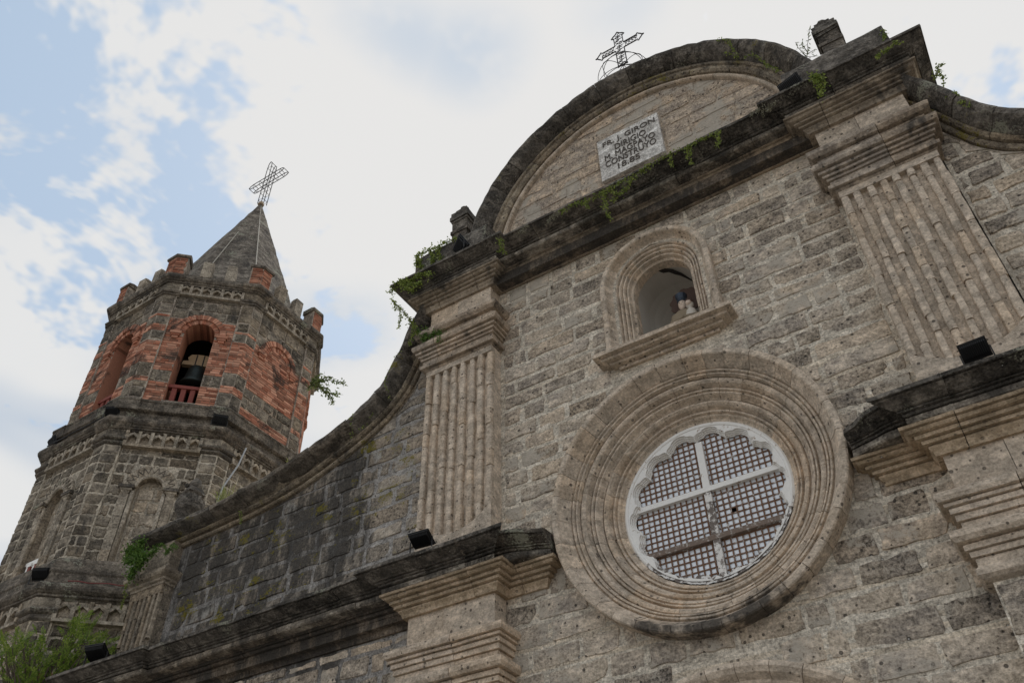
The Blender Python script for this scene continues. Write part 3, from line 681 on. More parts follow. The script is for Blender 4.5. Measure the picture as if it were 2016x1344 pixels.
# ---- wing copings
for s in (-1, 1):
    pts = []
    for (xa, za), (xb, zb) in zip(WC, WC[1:]):
        k = max(1, int(math.hypot(xb-xa, zb-za)/.13))
        pts += [(xa+(xb-xa)*i/k, za+(zb-za)*i/k) for i in range(k)]
    pts.append(WC[-1]); 
    for _ in range(3): pts = [pts[0]]+[((pts[i-1][0]+2*pts[i][0]+pts[i+1][0])/4, (pts[i-1][1]+2*pts[i][1]+pts[i+1][1])/4) for i in range(1, len(pts)-1)]+[pts[-1]]
    fr = []
    for i, (x, z) in enumerate(pts):
        x2, z2 = pts[min(i+1, len(pts)-1)]; x1, z1 = pts[max(i-1, 0)]
        d = Vector((x2-x1, 0, z2-z1)).normalized(); nv = Vector((d.z, 0, -d.x))
        if nv.z < 0: nv = -nv
        if nv.x > 0: nv.x = -nv.x
        fr.append((Vector((-s*x, 0, z)) if s > 0 else Vector((x, 0, z)), Vector((-nv.x if s > 0 else nv.x, 0, nv.z)), UY, False))
    wc = MB().sweep([f[:3] for f in fr[::3]]+[fr[-1][:3]], [(.0,.3),(.01,.0),(.12,-.06),(.19,-.22),(.24,-.33),(.30,-.30),(.32,.3)]).build('wing_coping', 'coping_bed', church, fixn=True)
    blocks('bead_stone', fr, [(.0,.04),(.0,-.055),(.02,-.075),(.05,-.075),(.065,-.05),(.07,.04)], 'coping_bed', wc, .7, rng, rough=.006)
    blocks('bead_stone', fr, [(.085,.04),(.085,-.10),(.105,-.135),(.13,-.14),(.145,-.11),(.145,.04)], 'coping_bed', wc, .8, rng, rough=.006)
    blocks('coping_stone', fr, [(.148,.4),(.148,-.15),(.165,-.23),(.19,-.32),(.225,-.38),(.275,-.395),(.32,-.36),(.36,-.2),(.37,.1),(.36,.4)], 'coping_stone', wc, .75, rng, rough=.026, jit=.022, freq=4)
    # little end pilaster
    if s < 0:
        a, b = -9.42, -8.68
        ep = MB().box(a, b, -.17, .1, -.1, 1.20).build('end_pilaster', 'dark_pilaster', church, rough=.006)
        MB().box(a, b, -.22, -.16, -.10, .10).build('base_panel', 'dark_pilaster', ep, rough=.006)
        MB().box(a, b, -.22, -.16, 1.03, 1.20).build('top_panel', 'dark_pilaster', ep, rough=.006)
        for k in range(7):
            xc = a+.05+k*(b-a-.1)/6; u = k/3-1; zb_ = .14+.16*u*u
            MB().sweep([(Vector((xc,-.17,z)), Vector((1,0,0))*.075, Vector((0,-1,0))) for z in (zb_, .5, .85, 1.04)], [(-.5,0),(-.35,.045),(0,.055),(.35,.045),(.5,0)]).build('rib', 'dark_pilaster', ep, rough=.012, freq=7, fixn=True)
        blocks('capital', planframes([(a,.06),(a,-.22),(b,-.22),(b,.06)]), [(-.03,1.18),(.02,1.18),(.02,1.22),(.05,1.24),(.05,1.28),(.10,1.31),(.13,1.35),(.13,1.40),(.02,1.43),(-.03,1.43)], 'dark_pilaster', ep, 3, rng, rough=.008)
        MB().box(a+.03, b-.03, -.2, .1, 1.43, 1.95).build('block', 'dark_pilaster', ep, rough=.008)
        blocks('pilaster_foot', planframes([(a,.05),(a,-.22),(b,-.22),(b,.05)]), [(-.05,-.16),(.08,-.16),(.11,-.12),(.11,-.07),(.07,-.03),(-.05,-.03)], 'dark_pilaster', ep, 3, rng, rough=.008)
# ---- attic blocks and finial pedestals over the upper cornice
for s in (-1, 1):
    a, b = sorted((s*2.42, s*3.80))
    ab = MB(); k = 6
    fr = [(Vector((a+(b-a)*i/k, 0, 0)), UY*-1, UZ) for i in range(k+1)]
    ab.sweep(fr, [(-.3,4.86),(.54,4.86),(.555,5.0),(.575,5.25),(.57,5.40),(.54,5.47),(.4,5.50),(-.3,5.50)]).build('attic_block', 'black_stone', church, rough=.02, freq=3, fixn=True)
    xc = s*3.22; yc = -.05
    fn = MB()
    for hw_, z0_, z1_ in ((.15,5.46,6.12),(.17,6.12,6.20),(.15,6.20,6.40),(.165,6.40,6.46),(.185,6.46,6.56),(.17,6.56,6.66),(.11,6.66,6.78)):
        fn.box(xc-hw_, xc+hw_, yc-hw_, yc+hw_, z0_+.001, z1_)
    fn.lathe([(.06,6.78),(.09,6.82),(.08,6.87),(.03,6.90)], (xc, yc, 0), 10)
    fn.build('finial', 'black_stone', church, rough=.014, freq=5)
# urn on the left wing
un = MB(); ux, uy_ = -8.92, .05; UB = 2.18
un.lathe([(.24,2.18),(.30,2.24),(.22,2.32),(.27,2.42),(.36,2.55),(.38,2.66),(.33,2.78),(.26,2.84),(.26,2.88),(.30,2.92)], (ux, uy_, 0), 12)
for sz, za, zb in ((.30,2.90,2.97),(.25,2.97,3.05)):
    c, s_ = math.cos(.6)*sz*1.2, math.sin(.6)*sz*1.2
    un.add([(ux+c,uy_+s_,za),(ux-s_,uy_+c,za),(ux-c,uy_-s_,za),(ux+s_,uy_-c,za),(ux+c*.85,uy_+s_*.85,zb),(ux-s_*.85,uy_+c*.85,zb),(ux-c*.85,uy_-s_*.85,zb),(ux+s_*.85,uy_-c*.85,zb)], [(3,2,1,0),(4,5,6,7),(0,1,5,4),(1,2,6,5),(2,3,7,6),(3,0,4,7)])
for k in range(8):
    a = k*math.pi/4; un.lathe([(.03,2.62),(.07,2.68),(.08,2.74),(.05,2.82)], (ux+.31*math.cos(a), uy_+.31*math.sin(a), 0), 6)
un.lathe([(.10,3.05),(.14,3.11),(.16,3.18),(.12,3.26),(.05,3.31)], (ux, uy_, 0), 8); un.lathe([(.04,3.10),(.08,3.14),(.04,3.19)], (ux-.17, uy_-.12, 0), 6)
un.v = [(ux+(p[0]-ux)*.64, uy_+(p[1]-uy_)*.64, 2.36+(p[2]-2.18)*.86) for p in un.v]
un.build('urn_finial', 'coping_stone', church, rough=.02, freq=6)
# nave behind, so that no light comes through the openings
MB().box(-3.7, 3.7, 1.4, 16, GZ, 3.2).build('nave', 'wall_mortar', church)
MB().box(-9.4, 9.4, .6, 16, GZ, 1.6).build('aisle', 'wall_mortar', church)

# ------------------------------------------------------------------ bell tower
rt_ = random.Random(23)
TX, TY, PHI = -12.526, 2.2, .769
C8 = math.cos(math.pi/8); T8 = math.tan(math.pi/8)
tower = root('bell_tower', (TX, TY, 0), 'octagonal brick and stone bell tower with battlements and pyramid spire', 'bell tower')
def tf(k, ap):                  # mapping (s, d, z) on tower face k to space
    a = PHI+k*math.pi/4; nx, ny = math.sin(a), -math.cos(a); tx_, ty_ = math.cos(a), math.sin(a)
    return lambda s, d, z: Vector((TX+nx*(ap+d)+tx_*s, TY+ny*(ap+d)+ty_*s, z))
def octframes(faces=None):
    """frames at the octagon corners; profile values are (apothem, z)"""
    return [(Vector((TX,TY,0)), Vector((math.sin(PHI+(j+.5)*math.pi/4), -math.cos(PHI+(j+.5)*math.pi/4), 0))/C8, UZ) for j in range(8)]
OF = octframes()
def oct_ring(name, prof, mat, parent, rough=.01):
    fr = []
    for j in range(8):
        a, b = OF[j], OF[(j+1) % 8]
        for i in range(8): fr.append((a[0], a[1].lerp(b[1], i/8), UZ))
    return MB().sweep(fr, prof, loop=True).build(name, mat, parent, rough=rough, freq=4, fixn=True)
VIS = (-2, -1, 0, 1, 2)
def pier_frames(k, wl):
    """short path that wraps the corner between face k and k+1, reaching wl along each face"""
    def fr(ap_unit): pass
    a = OF[k % 8]
    return a
def pier(k, ap, wl, z0, z1, proud, mat, parent, name='corner_pier'):
    F0, F1 = tf(k, ap), tf(k+1, ap); half = (ap+proud)*T8
    e0 = F0(half, proud, 0); 
    pts = [F0(ap*T8-wl, 0, 0), F0(ap*T8-wl, proud, 0), F0(half, proud, 0), F1(-ap*T8+wl, proud, 0), F1(-ap*T8+wl, 0, 0), F0(ap*T8-.02, -.1, 0)]
    vv = [(p.x, p.y, z0) for p in pts]+[(p.x, p.y, z1) for p in pts]
    ff = [(i, (i+1) % 6, 6+(i+1) % 6, 6+i) for i in range(6)]+[tuple(range(5,-1,-1)), tuple(range(6,12))]
    return mk(name, vv, ff, mat, parent, fixn=True)
def arch_wall(k, ap, z0, z1, ow_, zb, zs, depth, name, mat, parent, fill=None, inner='brick_dark'):
    F = tf(k, ap); hw = ap*T8; mb = MB()
    q = lambda pts: mb.add([F(*p) for p in pts], [(0,1,2,3)])
    q([(-hw,0,z0),(-ow_,0,z0),(-ow_,0,z1),(-hw,0,z1)]); q([(ow_,0,z0),(hw,0,z0),(hw,0,z1),(ow_,0,z1)])
    if zb > z0: q([(-ow_,0,z0),(ow_,0,z0),(ow_,0,zb),(-ow_,0,zb)])
    N = 14
    A = [(ow_*math.cos(math.pi*(1-i/N)), zs+ow_*math.sin(math.pi*(1-i/N))) for i in range(N+1)]
    for (xa, za), (xb, zb2) in zip(A, A[1:]): q([(xa,0,za),(xb,0,zb2),(xb,0,z1),(xa,0,z1)])
    wall = mb.build(name, mat, parent)
    rv = MB(); path = [(-ow_, zb)]+A+[(ow_, zb)]
    for (xa, za), (xb, zb2) in zip(path, path[1:]): rv.add([F(xa,0,za),F(xb,0,zb2),F(xb,-depth,zb2),F(xa,-depth,za)], [(0,1,2,3)])
    rv.add([F(-ow_,0,zb),F(ow_,0,zb),F(ow_,-depth,zb),F(-ow_,-depth,zb)], [(0,1,2,3)])
    rv.build('reveal', inner, wall)
    if fill: 
        fb = MB(); 
        for (xa, za), (xb, zb2) in zip(A, A[1:]): fb.add([F(xa,-depth,zb),F(xb,-depth,zb),F(xb,-depth,zb2),F(xa,-depth,za)], [(0,1,2,3)])
        fb.build('blind_filling', fill, wall)
    return wall, F, hw
def voussoirs(F, r0, r1, zs, n_, d0, d1, mb):
    for i in range(n_):
        a0 = math.pi*(i+.06)/n_; a1 = math.pi*(i+.94)/n_; jj = rt_.uniform(-.008,.008)
        p = [(r0*math.cos(a0), r0*math.sin(a0)), (r1*math.cos(a0), r1*math.sin(a0)), (r1*math.cos(a1), r1*math.sin(a1)), (r0*math.cos(a1), r0*math.sin(a1))]
        mb.add([F(x,d0,zs+z) for x, z in p]+[F(x,d1+jj,zs+z) for x, z in p], [(4,5,6,7),(0,1,5,4),(1,2,6,5),(2,3,7,6),(3,0,4,7)])
def bricks(F, z0, z1, spans, mb, ch=.064, bl=(.16,.27), proud=.012):
    z = z0; row = 0
    while z+ch < z1+.01:
        for a, b in spans(z, z+ch):
            s = a - rt_.uniform(0, .12)
            while s < b-.02:
                e = min(s+rt_.uniform(*bl), b); s_ = max(s, a)
                if e-s_ > .03: mb.box(s_+.004, e-.005, -.01, proud+rt_.uniform(-.007,.007), z+.006, z+ch-.006, F=F)
                s = e
        z += ch; row += 1
BZ0, BZ1 = 6.05, 9.2           # belfry storey
BA = 2.402
for k in range(-3, 5):
    if k not in VIS:
        F = tf(k, BA); hw = BA*T8
        mk('belfry_wall', [F(-hw,0,GZ),F(hw,0,GZ),F(hw,0,9.8),F(-hw,0,9.8)], [(0,1,2,3)], 'brick_mortar', tower); continue
    op = k in (-1, 0); ow_, zb, zs = .33, 6.18, 8.08
    if op: wall, F, hw = arch_wall(k, BA, BZ0, BZ1, ow_, zb, zs, .55, 'belfry_wall', 'brick_mortar', tower)
    else:
        F = tf(k, BA); hw = BA*T8
        wall = mk('belfry_wall', [F(-hw,0,BZ0),F(hw,0,BZ0),F(hw,0,BZ1),F(-hw,0,BZ1)], [(0,1,2,3)], 'brick_mortar', tower)
    we = hw-.26
    def span(za, zb_, op=op, we=we):
        zc = (za+zb_)/2
        if not op: return [(-we, we)]
        r_ = .60 if zc > zs-.05 else 0
        if zc > zs: h = math.sqrt(max(0, .57**2-(zc-zs)**2)) if zc-zs < .57 else 0
        else: h = ow_ if op else 0
        if zs-.08 < zc <= zs: h = max(h, .60)
        return [(-we, we)] if h <= 0 else [(-we, -h), (h, we)]
    mb = MB()
    sb = [(6.66,6.96)] if k != 1 else [(6.40,6.92)]
    zc0 = BZ0
    for a, b in [(BZ0+.08, sb[0][0]), (sb[0][1], 8.50 if k != 1 else 8.20)]: bricks(F, a, b, span, mb)
    if k == 1: bricks(F, 8.20, 8.50, lambda za, zb_: [(-math.sqrt(max(.0, .44**2-(zb_-zs)**2)), math.sqrt(max(.0, .44**2-(zb_-zs)**2)))], mb)
    mb.build('bricks', 'brick', wall, stuff=True)
    st = lay(sb[0][0], sb[0][1], (.25,.30), span, (.22,.45), rt_, F, mort=.016, proud=(.01,.022)) + lay(8.53 if k != 1 else 8.22, 9.2, (.27,.33), lambda za, zb_: [(-we, we)] if za > 8.6 else span(za, zb_), (.25,.5), rt_, F, mort=.016, proud=(.008,.022), keep=lambda s_, z_: not (k == 1 and abs(s_) < .50 and z_ < 8.62))
    put_stones(st, 'tower_stone', wall, 40)
    mb = MB(); voussoirs(F, .435, .565, zs, 34, -.01, .055, mb); voussoirs(F, .325, .430, zs, 27, -.02, .022, mb)
    for s in (-1, 1):
        for i, (dw, za, zb_) in enumerate(((.12,zs-.07,zs),(.09,zs-.13,zs-.075),(.065,zs-.19,zs-.135))):
            xa = s*.50; mb.box(xa-dw, xa+dw, -.01, .08-i*.015, za, zb_, F=F)
    mb.build('arch_bricks', 'brick', wall, stuff=True)
# stone and brick corner piers of the belfry
for k in (-3, -2, -1, 0, 1):
    p = pier(k, BA, .27, BZ0, BZ1, .05, 'brick_mortar', tower)
    F0, F1 = tf(k, BA+.05), tf(k+1, BA+.05); h0 = (BA+.05)*T8
    def G(F0=F0, F1=F1, h0=h0):
        return lambda s, d, z: (F0(h0+s+d*T8*(1 if s > -.001 else 0), d, z) if s <= 0 else F1(-h0+s, d, z))
    Gm = G(); mbk = MB(); st = []
    z = BZ0+.1
    zones = [('s', .42), ('b', .13), ('s', .36), ('b', .72), ('s', .26), ('b', .20), ('s', .24), ('b', .10), ('s', .60)]
    if k == 0: zones = [('s', .34), ('b', .20), ('s', .36), ('b', .95), ('s', .22), ('b', .07), ('s', .9)]
    for typ, hh in zones:
        z1_ = min(z+hh*rt_.uniform(.94,1.06), BZ1)
        for sgn, F_ in ((-1, F0), (1, F1)):
            a, b = (h0-.275, h0+.004) if sgn < 0 else (-h0-.004, -h0+.275)
            if typ == 'b': bricks(F_, z, z1_, lambda za, zb_: [(a, b)], mbk, proud=.010)
            else: st += lay(z, z1_, (.24,.32), lambda za, zb_: [(a, b)], (.3,.5), rt_, F_, mort=.012, proud=(.008,.016))
        z = z1_
    mbk.build('bricks', 'brick', p, stuff=True); put_stones(st, 'tower_stone', p, 20)
# balusters, floor and inner darkness
for k in (0, -1):
    F = tf(k, BA)
    ra = MB().box(-.34, .34, -.22, -.08, 6.60, 6.68, F=F).build('balustrade_rail', 'red_wood', tower)
    for i in range(3):
        x = -.19+i*.19; MB().box(x-.05, x+.05, -.20, -.10, 6.16, 6.60, F=F).build('baluster', 'red_wood', ra)
fl = [Vector((TX,TY,0))+OF[j][1]*2.35 for j in range(8)]
MB().add([(p.x,p.y,6.02) for p in fl], [tuple(range(8))]).build('belfry_floor', 'inside_dark', tower)
MB().add([(p.x,p.y,9.3) for p in fl], [tuple(range(8))]).build('belfry_ceiling', 'inside_dark', tower)
ib = [Vector((TX,TY,0))+OF[j][1]*1.0 for j in range(8)]
# mouldings and friezes
def lattice(k, ap, z0, z1, x0, x1, nun, mat, parent, d=.055):
    F = tf(k, ap); mb = MB(); p = (x1-x0)/nun; h = z1-z0; w2 = p*.13
    mb.box(x0-.02, x1+.02, -.02, d*1.15, z0-.055, z0, F=F)
    for i in range(nun+1):
        x = x0+i*p; mb.box(x-w2, x+w2, -.02, d, z0, z1, F=F)
    for i in range(nun):
        x = x0+i*p; xm = x+p/2
        for s in (-1, 1):
            xe = xm+s*(p/2-w2*.6); za = z0+h*.44; zt = z0+h*.84; th = h*.27
            mb.add([F(xe,-.02,za-.0),F(xm,-.02,zt-th*.35),F(xm,-.02,zt+th*.35),F(xe,-.02,za+th),F(xe,d*.9,za),F(xm,d*.9,zt-th*.35),F(xm,d*.9,zt+th*.35),F(xe,d*.9,za+th)], [(4,5,6,7),(0,1,5,4),(1,2,6,5),(2,3,7,6),(3,0,4,7)])
    mb.build('lattice_frieze', mat, parent, fixn=True)
def storey_top(zl, a_wall, a_tor, mat_l, zc0, zc1, nun, xw):
    pass
# top cornice
tc = oct_ring('top_cornice', [(2.1,9.50),(2.47,9.50),(2.47,9.54),(2.50,9.55),(2.50,9.585),(2.535,9.60),(2.555,9.63),(2.57,9.67),(2.565,9.72),(2.53,9.75),(2.1,9.76)], 'tower_cornice', tower)
oct_ring('frieze_wall', [(2.1,9.15),(2.40,9.15),(2.40,9.51),(2.1,9.51)], 'tower_fill', tower)
for k in VIS:
    lattice(k, 2.40, 9.235, 9.49, -.70, .70, 6, 'tower_carved', tc, d=.085)
for k in (-3, -2, -1, 0, 1):
    F0, F1 = tf(k, 1), tf(k+1, 1)
    def cornerblock(name, ap, wl, prof, mat, parent):
        fr = []
        for kk, s in ((k, 1), (k+1, -1)):
            A_ = PHI+kk*math.pi/4; nn = Vector((math.sin(A_), -math.cos(A_), 0)); tt = Vector((math.cos(A_), math.sin(A_), 0))
            e = Vector((TX,TY,0))+nn*ap+tt*(s*(ap*T8-wl))
            fr.append((e, nn))
        cor_ = Vector((TX,TY,0))+OF[k % 8][1]*ap
        F_ = [(fr[0][0], fr[0][1], UZ), (cor_, OF[k % 8][1], UZ), (fr[1][0], fr[1][1], UZ)]
        return MB().sweep(F_, prof).build(name, mat, parent, rough=.006, freq=5, fixn=True)
    cornerblock('frieze_block', 2.40, .30, [(-.1,9.27),(.06,9.27),(.06,9.52),(-.1,9.52)], 'tower_stone', tc)
    cornerblock('corner_string', 2.40, .32, [(-.1,9.11),(.05,9.11),(.07,9.13),(.10,9.14),(.10,9.165),(.075,9.175),(.075,9.19),(.115,9.20),(.125,9.235),(.11,9.26),(.04,9.275),(-.1,9.275)], 'tower_cornice', tc)
    cornerblock('corner_cornice', 2.40, .33, [(-.1,9.525),(.10,9.525),(.10,9.56),(.13,9.57),(.15,9.605),(.19,9.625),(.205,9.68),(.19,9.735),(.15,9.768),(-.2,9.775)], 'tower_cornice', tc)
    # brick merlon on the corner, capped
    mz = 9.77
    mm = cornerblock('corner_merlon', 2.40, .26, [(-.28,mz),(.07,mz),(.07,mz+.62),(-.28,mz+.62)], 'brick_mortar', tower)
    mb = MB()
    for kk, s in ((k, 1), (k+1, -1)):
        Fm = tf(kk, 2.47); h0 = 2.47*T8; a, b = (h0-.265, h0) if s > 0 else (-h0, -h0+.265)
        bricks(Fm, mz+.03, mz+.60, lambda za, zb_: [(a, b)], mb, proud=.01, bl=(.1,.26))
    mb.build('bricks', 'brick_dark', mm, stuff=True)
    cornerblock('merlon_cap', 2.40, .29, [(-.30,mz+.62),(.10,mz+.62),(.115,mz+.66),(.10,mz+.71),(-.02,mz+.76),(-.30,mz+.76)], 'tower_cornice', mm)
for k in VIS:
    F = tf(k, 2.45)
    MB().box(-.70, .70, -.22, -.04, 9.76, 9.90, F=F).build('parapet', 'tower_cornice', tower, rough=.012)
    for x in (-.28, .28):
        mb = MB(); mb.box(x-.115, x+.115, -.24, -.03, 9.89, 10.40, F=F)
        v = [F(x-.115,-.03,10.40),F(x+.115,-.03,10.40),F(x+.115,-.24,10.40),F(x-.115,-.24,10.40),F(x-.08,-.11,10.46),F(x+.08,-.11,10.46),F(x+.08,-.2,10.46),F(x-.08,-.2,10.46)]
        mb.add(v, [(0,1,5,4),(1,2,6,5),(2,3,7,6),(3,0,4,7),(4,5,6,7)])
        mb.build('merlon', 'tower_carved', tower, rough=.014, freq=5)
# spire: courses of stone
sp_ = MB(); AP = 15.68; nb = 26; fr = []
vv = []; ff = []
for i in range(nb):
    za = 9.70+(AP-9.70)*i/nb; zb_ = 9.70+(AP-9.70)*(i+1)/nb
    ra = 2.22*(AP-za)/(AP-9.70); rb = 2.22*(AP-zb_)/(AP-9.70)+.012
    b = len(vv)
    for rr, z in ((ra+.012, za+.006), (max(rb, .02), zb_-.004)):
        for j in range(8):
            e0 = OF[j][1]*C8; e1 = OF[(j+1) % 8][1]*C8
            for q in range(4):
                e = e0.lerp(e1, q/4); vv.append((TX+e.x*rr, TY+e.y*rr, z))
    for j in range(32): ff.append((b+j, b+(j+1) % 32, b+32+(j+1) % 32, b+32+j))
    if i: 
        for j in range(32): ff.append((b-32+j, b-32+(j+1) % 32, b+(j+1) % 32, b+j))
spire = mk('spire', vv, ff, 'spire_stone', tower, rough=.016, freq=3)
MB().lathe([(.10,15.62),(.06,15.74),(.02,15.78)], (TX,TY,0), 8).build('spire_tip', 'tower_fill', spire)
# middle cornice and plinth of the belfry
mc = oct_ring('middle_cornice', [(2.2,5.19),(2.58,5.19),(2.60,5.22),(2.63,5.225),(2.63,5.26),(2.655,5.27),(2.655,5.30),(2.68,5.32),(2.705,5.37),(2.70,5.43),(2.66,5.47),(2.55,5.49),(2.52,5.52),(2.52,5.70),(2.58,5.72),(2.605,5.74),(2.605,5.93),(2.62,5.945),(2.62,5.985),(2.58,6.02),(2.46,6.06),(2.2,6.08)], 'tower_cornice', tower)
oct_ring('frieze_wall', [(2.2,4.75),(2.545,4.75),(2.545,5.2),(2.2,5.2)], 'tower_fill', tower)
lk = dict(); 
for k in VIS: lattice(k, 2.545, 4.86, 5.17, -.71, .71, 6, 'tower_carved', mc, d=.10)
SA = 2.541
for k in (-3, -2, -1, 0, 1):
    def cb2(name, ap, wl, prof, mat, parent, k=k):
        fr = []
        for kk, s in ((k, 1), (k+1, -1)):
            A_ = PHI+kk*math.pi/4; nn = Vector((math.sin(A_), -math.cos(A_), 0)); tt = Vector((math.cos(A_), math.sin(A_), 0))
            fr.append((Vector((TX,TY,0))+nn*ap+tt*(s*(ap*T8-wl)), nn, UZ))
        return MB().sweep([fr[0], (Vector((TX,TY,0))+OF[k % 8][1]*ap, OF[k % 8][1], UZ), fr[1]], prof).build(name, mat, parent, rough=.006, freq=5, fixn=True)
    cb2('frieze_block', SA, .34, [(-.1,5.0),(.07,5.0),(.07,5.2),(-.1,5.2)], 'tower_stone', mc)
    cb2('corner_string', SA, .36, [(-.1,4.83),(.05,4.83),(.08,4.85),(.10,4.87),(.10,4.90),(.075,4.91),(.075,4.93),(.11,4.94),(.135,4.96),(.135,5.0),(.05,5.02),(-.1,5.02)], 'tower_cornice', mc)
    cb2('corner_cornice', SA, .37, [(-.1,5.2),(.09,5.2),(.12,5.23),(.15,5.28),(.185,5.32),(.20,5.38),(.185,5.44),(.14,5.475),(-.1,5.48)], 'tower_cornice', mc)
    cb2('corner_plinth', SA, .37, [(-.1,5.72),(.08,5.72),(.09,5.93),(.105,5.95),(.10,5.995),(.05,6.03),(-.1,6.05)], 'tower_cornice', mc)
    # pier of the middle storey with its stones
    p = pier(k, SA, .30, 2.33, 4.84, .045, 'tower_mortar', tower)
    st = []
    for sgn, F_ in ((-1, tf(k, SA+.045)), (1, tf(k+1, SA+.045))):
        h0 = (SA+.045)*T8; a, b = (h0-.305, h0+.003) if sgn < 0 else (-h0-.003, -h0+.305)
        st += lay(2.40, 4.82, (.20,.25), lambda za, zb_: [(a, b)], (.30,.55), rt_, F_, mort=.017, proud=(.008,.022), minw=.06)
    put_stones(st, 'tower_stone', p, 30)
# middle storey
for k in VIS:
    op = True
    wall, F, hw = arch_wall(k, SA, 2.3, 4.8, .255, 2.36, 3.93, .14, 'storey_wall', 'tower_mortar', tower, fill='tower_mortar', inner='tower_carved')
    def span2(za, zb_):
        we = hw-.30; h = .50
        if za > 3.93: h = math.sqrt(max(0, .50**2-(za-3.93)**2)) if za-3.93 < .5 else 0
        return [(-we, we)] if h < .08 else [(-we, -h), (h, we)]
    put_stones(lay(2.36, 4.80, (.21,.26), span2, (.24,.5), rt_, F, mort=.021, proud=(.006,.022), minw=.07), 'tower_stone', wall, 60)
    Ff = tf(k, SA-.14)
    clipa = lambda x: 3.93+math.sqrt(max(.0001, .25**2-min(abs(x), .25)**2))
    put_stones(lay(2.40, 4.16, (.24,.30), lambda za, zb_: [(-.25, .25)], (.2,.5), rt_, Ff, mort=.022, proud=(.006,.02), clip=clipa, minw=.08), 'tower_fill', wall, 20)
    # archivolt with incised zigzag, roll moulding, imposts and jambs
    mb = MB(); N = 20
    A = [(math.cos(math.pi*(1-i/N)), math.sin(math.pi*(1-i/N))) for i in range(N+1)]
    for (ca, sa), (cb_, sb_) in zip(A, A[1:]):
        for (ra, rb, d_) in ((.285,.50,.05),):
            mb.add([F(ra*ca,d_,3.93+ra*sa),F(ra*cb_,d_,3.93+ra*sb_),F(rb*cb_,d_,3.93+rb*sb_),F(rb*ca,d_,3.93+rb*sa),F(rb*cb_,-.02,3.93+rb*sb_),F(rb*ca,-.02,3.93+rb*sa)], [(0,1,2,3),(3,2,4,5)])
    arc = mb.build('archivolt', 'tower_carved', wall, fixn=True)
    mb = MB()
    for i in range(11):
        for s in (-1, 1):
            a0 = math.pi*(i+.5)/11; a1 = a0+s*math.pi/22*.95
            p0 = F(.335*math.cos(a0), .052, 3.93+.335*math.sin(a0)); p1 = F(.46*math.cos(a1), .052, 3.93+.46*math.sin(a1)); mb.tube([p0, p1], .009, 4)
    mb.build('zigzag_carving', 'tower_cornice', arc)
    roll = [F(.265*math.cos(math.pi*(1-i/18)), .03, 3.93+.265*math.sin(math.pi*(1-i/18))) for i in range(19)]
    MB().tube(roll, .035, 8).build('roll_moulding', 'tower_carved', wall, smooth=True)
    for s in (-1, 1):
        a, b = sorted((s*.27, s*.55))
        MB().box(a, b, -.02, .105, 3.885, 3.95, F=F).build('impost', 'tower_cornice', wall, rough=.004)
        MB().box(a+.03, b-.03, -.02, .085, 3.84, 3.884, F=F).build('impost', 'tower_carved', wall, rough=.004)
        xm = (a+b)/2
        mb = MB(); mb.add([F(a+.05,.0,3.84),F(b-.05,.0,3.84),F(xm,.0,3.70),F(a+.05,.075,3.84),F(b-.05,.075,3.84),F(xm,.03,3.70)], [(3,4,5),(0,3,5,2),(4,1,2,5),(0,1,4,3)]); mb.build('impost_corbel', 'tower_carved', wall, fixn=True)
        z = 2.36; xa, xb = sorted((s*.335, s*.49))
        while z < 3.72:
            e = min(z+rt_.uniform(.2,.26), 3.84)
            MB().box(xa, xb, -.02, .045+rt_.uniform(-.003,.003), z+.002, e-.002, F=F).build('jamb_stone', 'tower_carved', wall, rough=.003); z = e
        MB().tube([F(s*.285,.02,2.36),F(s*.285,.02,3.84)], .04, 8).build('roll_moulding', 'tower_carved', wall, smooth=True)
# white and red balusters in the left arch of the middle storey
F = tf(-1, SA)
bl_ = MB().box(-.26, .26, -.10, -.02, 2.62, 2.68, F=F).build('balustrade_rail', 'white_paint', tower)
for x in (-.1, .1):
    MB().box(x-.07, x+.07, -.12, .0, 2.56, 2.625, F=F).box(x-.07, x-.02, -.10, -.01, 2.34, 2.56, F=F).build('baluster', 'white_paint', bl_)
    MB().box(x-.018, x+.06, -.10, -.01, 2.34, 2.56, F=F).build('baluster', 'red_wood', bl_)
# lower cornice and bottom storey
lc = oct_ring('bottom_cornice', [(2.3,1.50),(2.76,1.50),(2.78,1.53),(2.83,1.55),(2.83,1.585),(2.86,1.60),(2.90,1.64),(2.915,1.69),(2.905,1.74),(2.86,1.78),(2.76,1.80),(2.72,1.83),(2.72,2.02),(2.73,2.03),(2.74,2.05),(2.72,2.25),(2.70,2.27),(2.69,2.31),(2.64,2.35),(2.3,2.37)], 'tower_cornice', tower)
oct_ring('frieze_wall', [(2.3,1.05),(2.75,1.05),(2.75,1.51),(2.3,1.51)], 'tower_fill', tower)
for k in VIS: lattice(k, 2.75, 1.16, 1.48, -.80, .80, 6, 'tower_carved', lc, d=.10)
LA = 2.74
for k in (-3, -2, -1, 0, 1):
    cb2('frieze_block', LA, .34, [(-.1,1.33),(.09,1.33),(.09,1.51),(-.1,1.51)], 'tower_stone', lc, k)
    cb2('corner_string', LA, .36, [(-.1,1.12),(.06,1.12),(.09,1.15),(.09,1.2),(.075,1.22),(.12,1.25),(.14,1.29),(.12,1.33),(-.1,1.34)], 'tower_cornice', lc, k)
    p = pier(k, LA, .34, GZ, 1.13, .045, 'tower_mortar', tower); st = []
    for sgn, F_ in ((-1, tf(k, LA+.045)), (1, tf(k+1, LA+.045))):
        h0 = (LA+.045)*T8; a, b = (h0-.345, h0+.003) if sgn < 0 else (-h0-.003, -h0+.345)
        st += lay(-1.5, 1.11, (.26,.32), lambda za, zb_: [(a, b)], (.34,.6), rt_, F_, mort=.022, proud=(.008,.022), minw=.06)
    put_stones(st, 'tower_stone', p, 30)
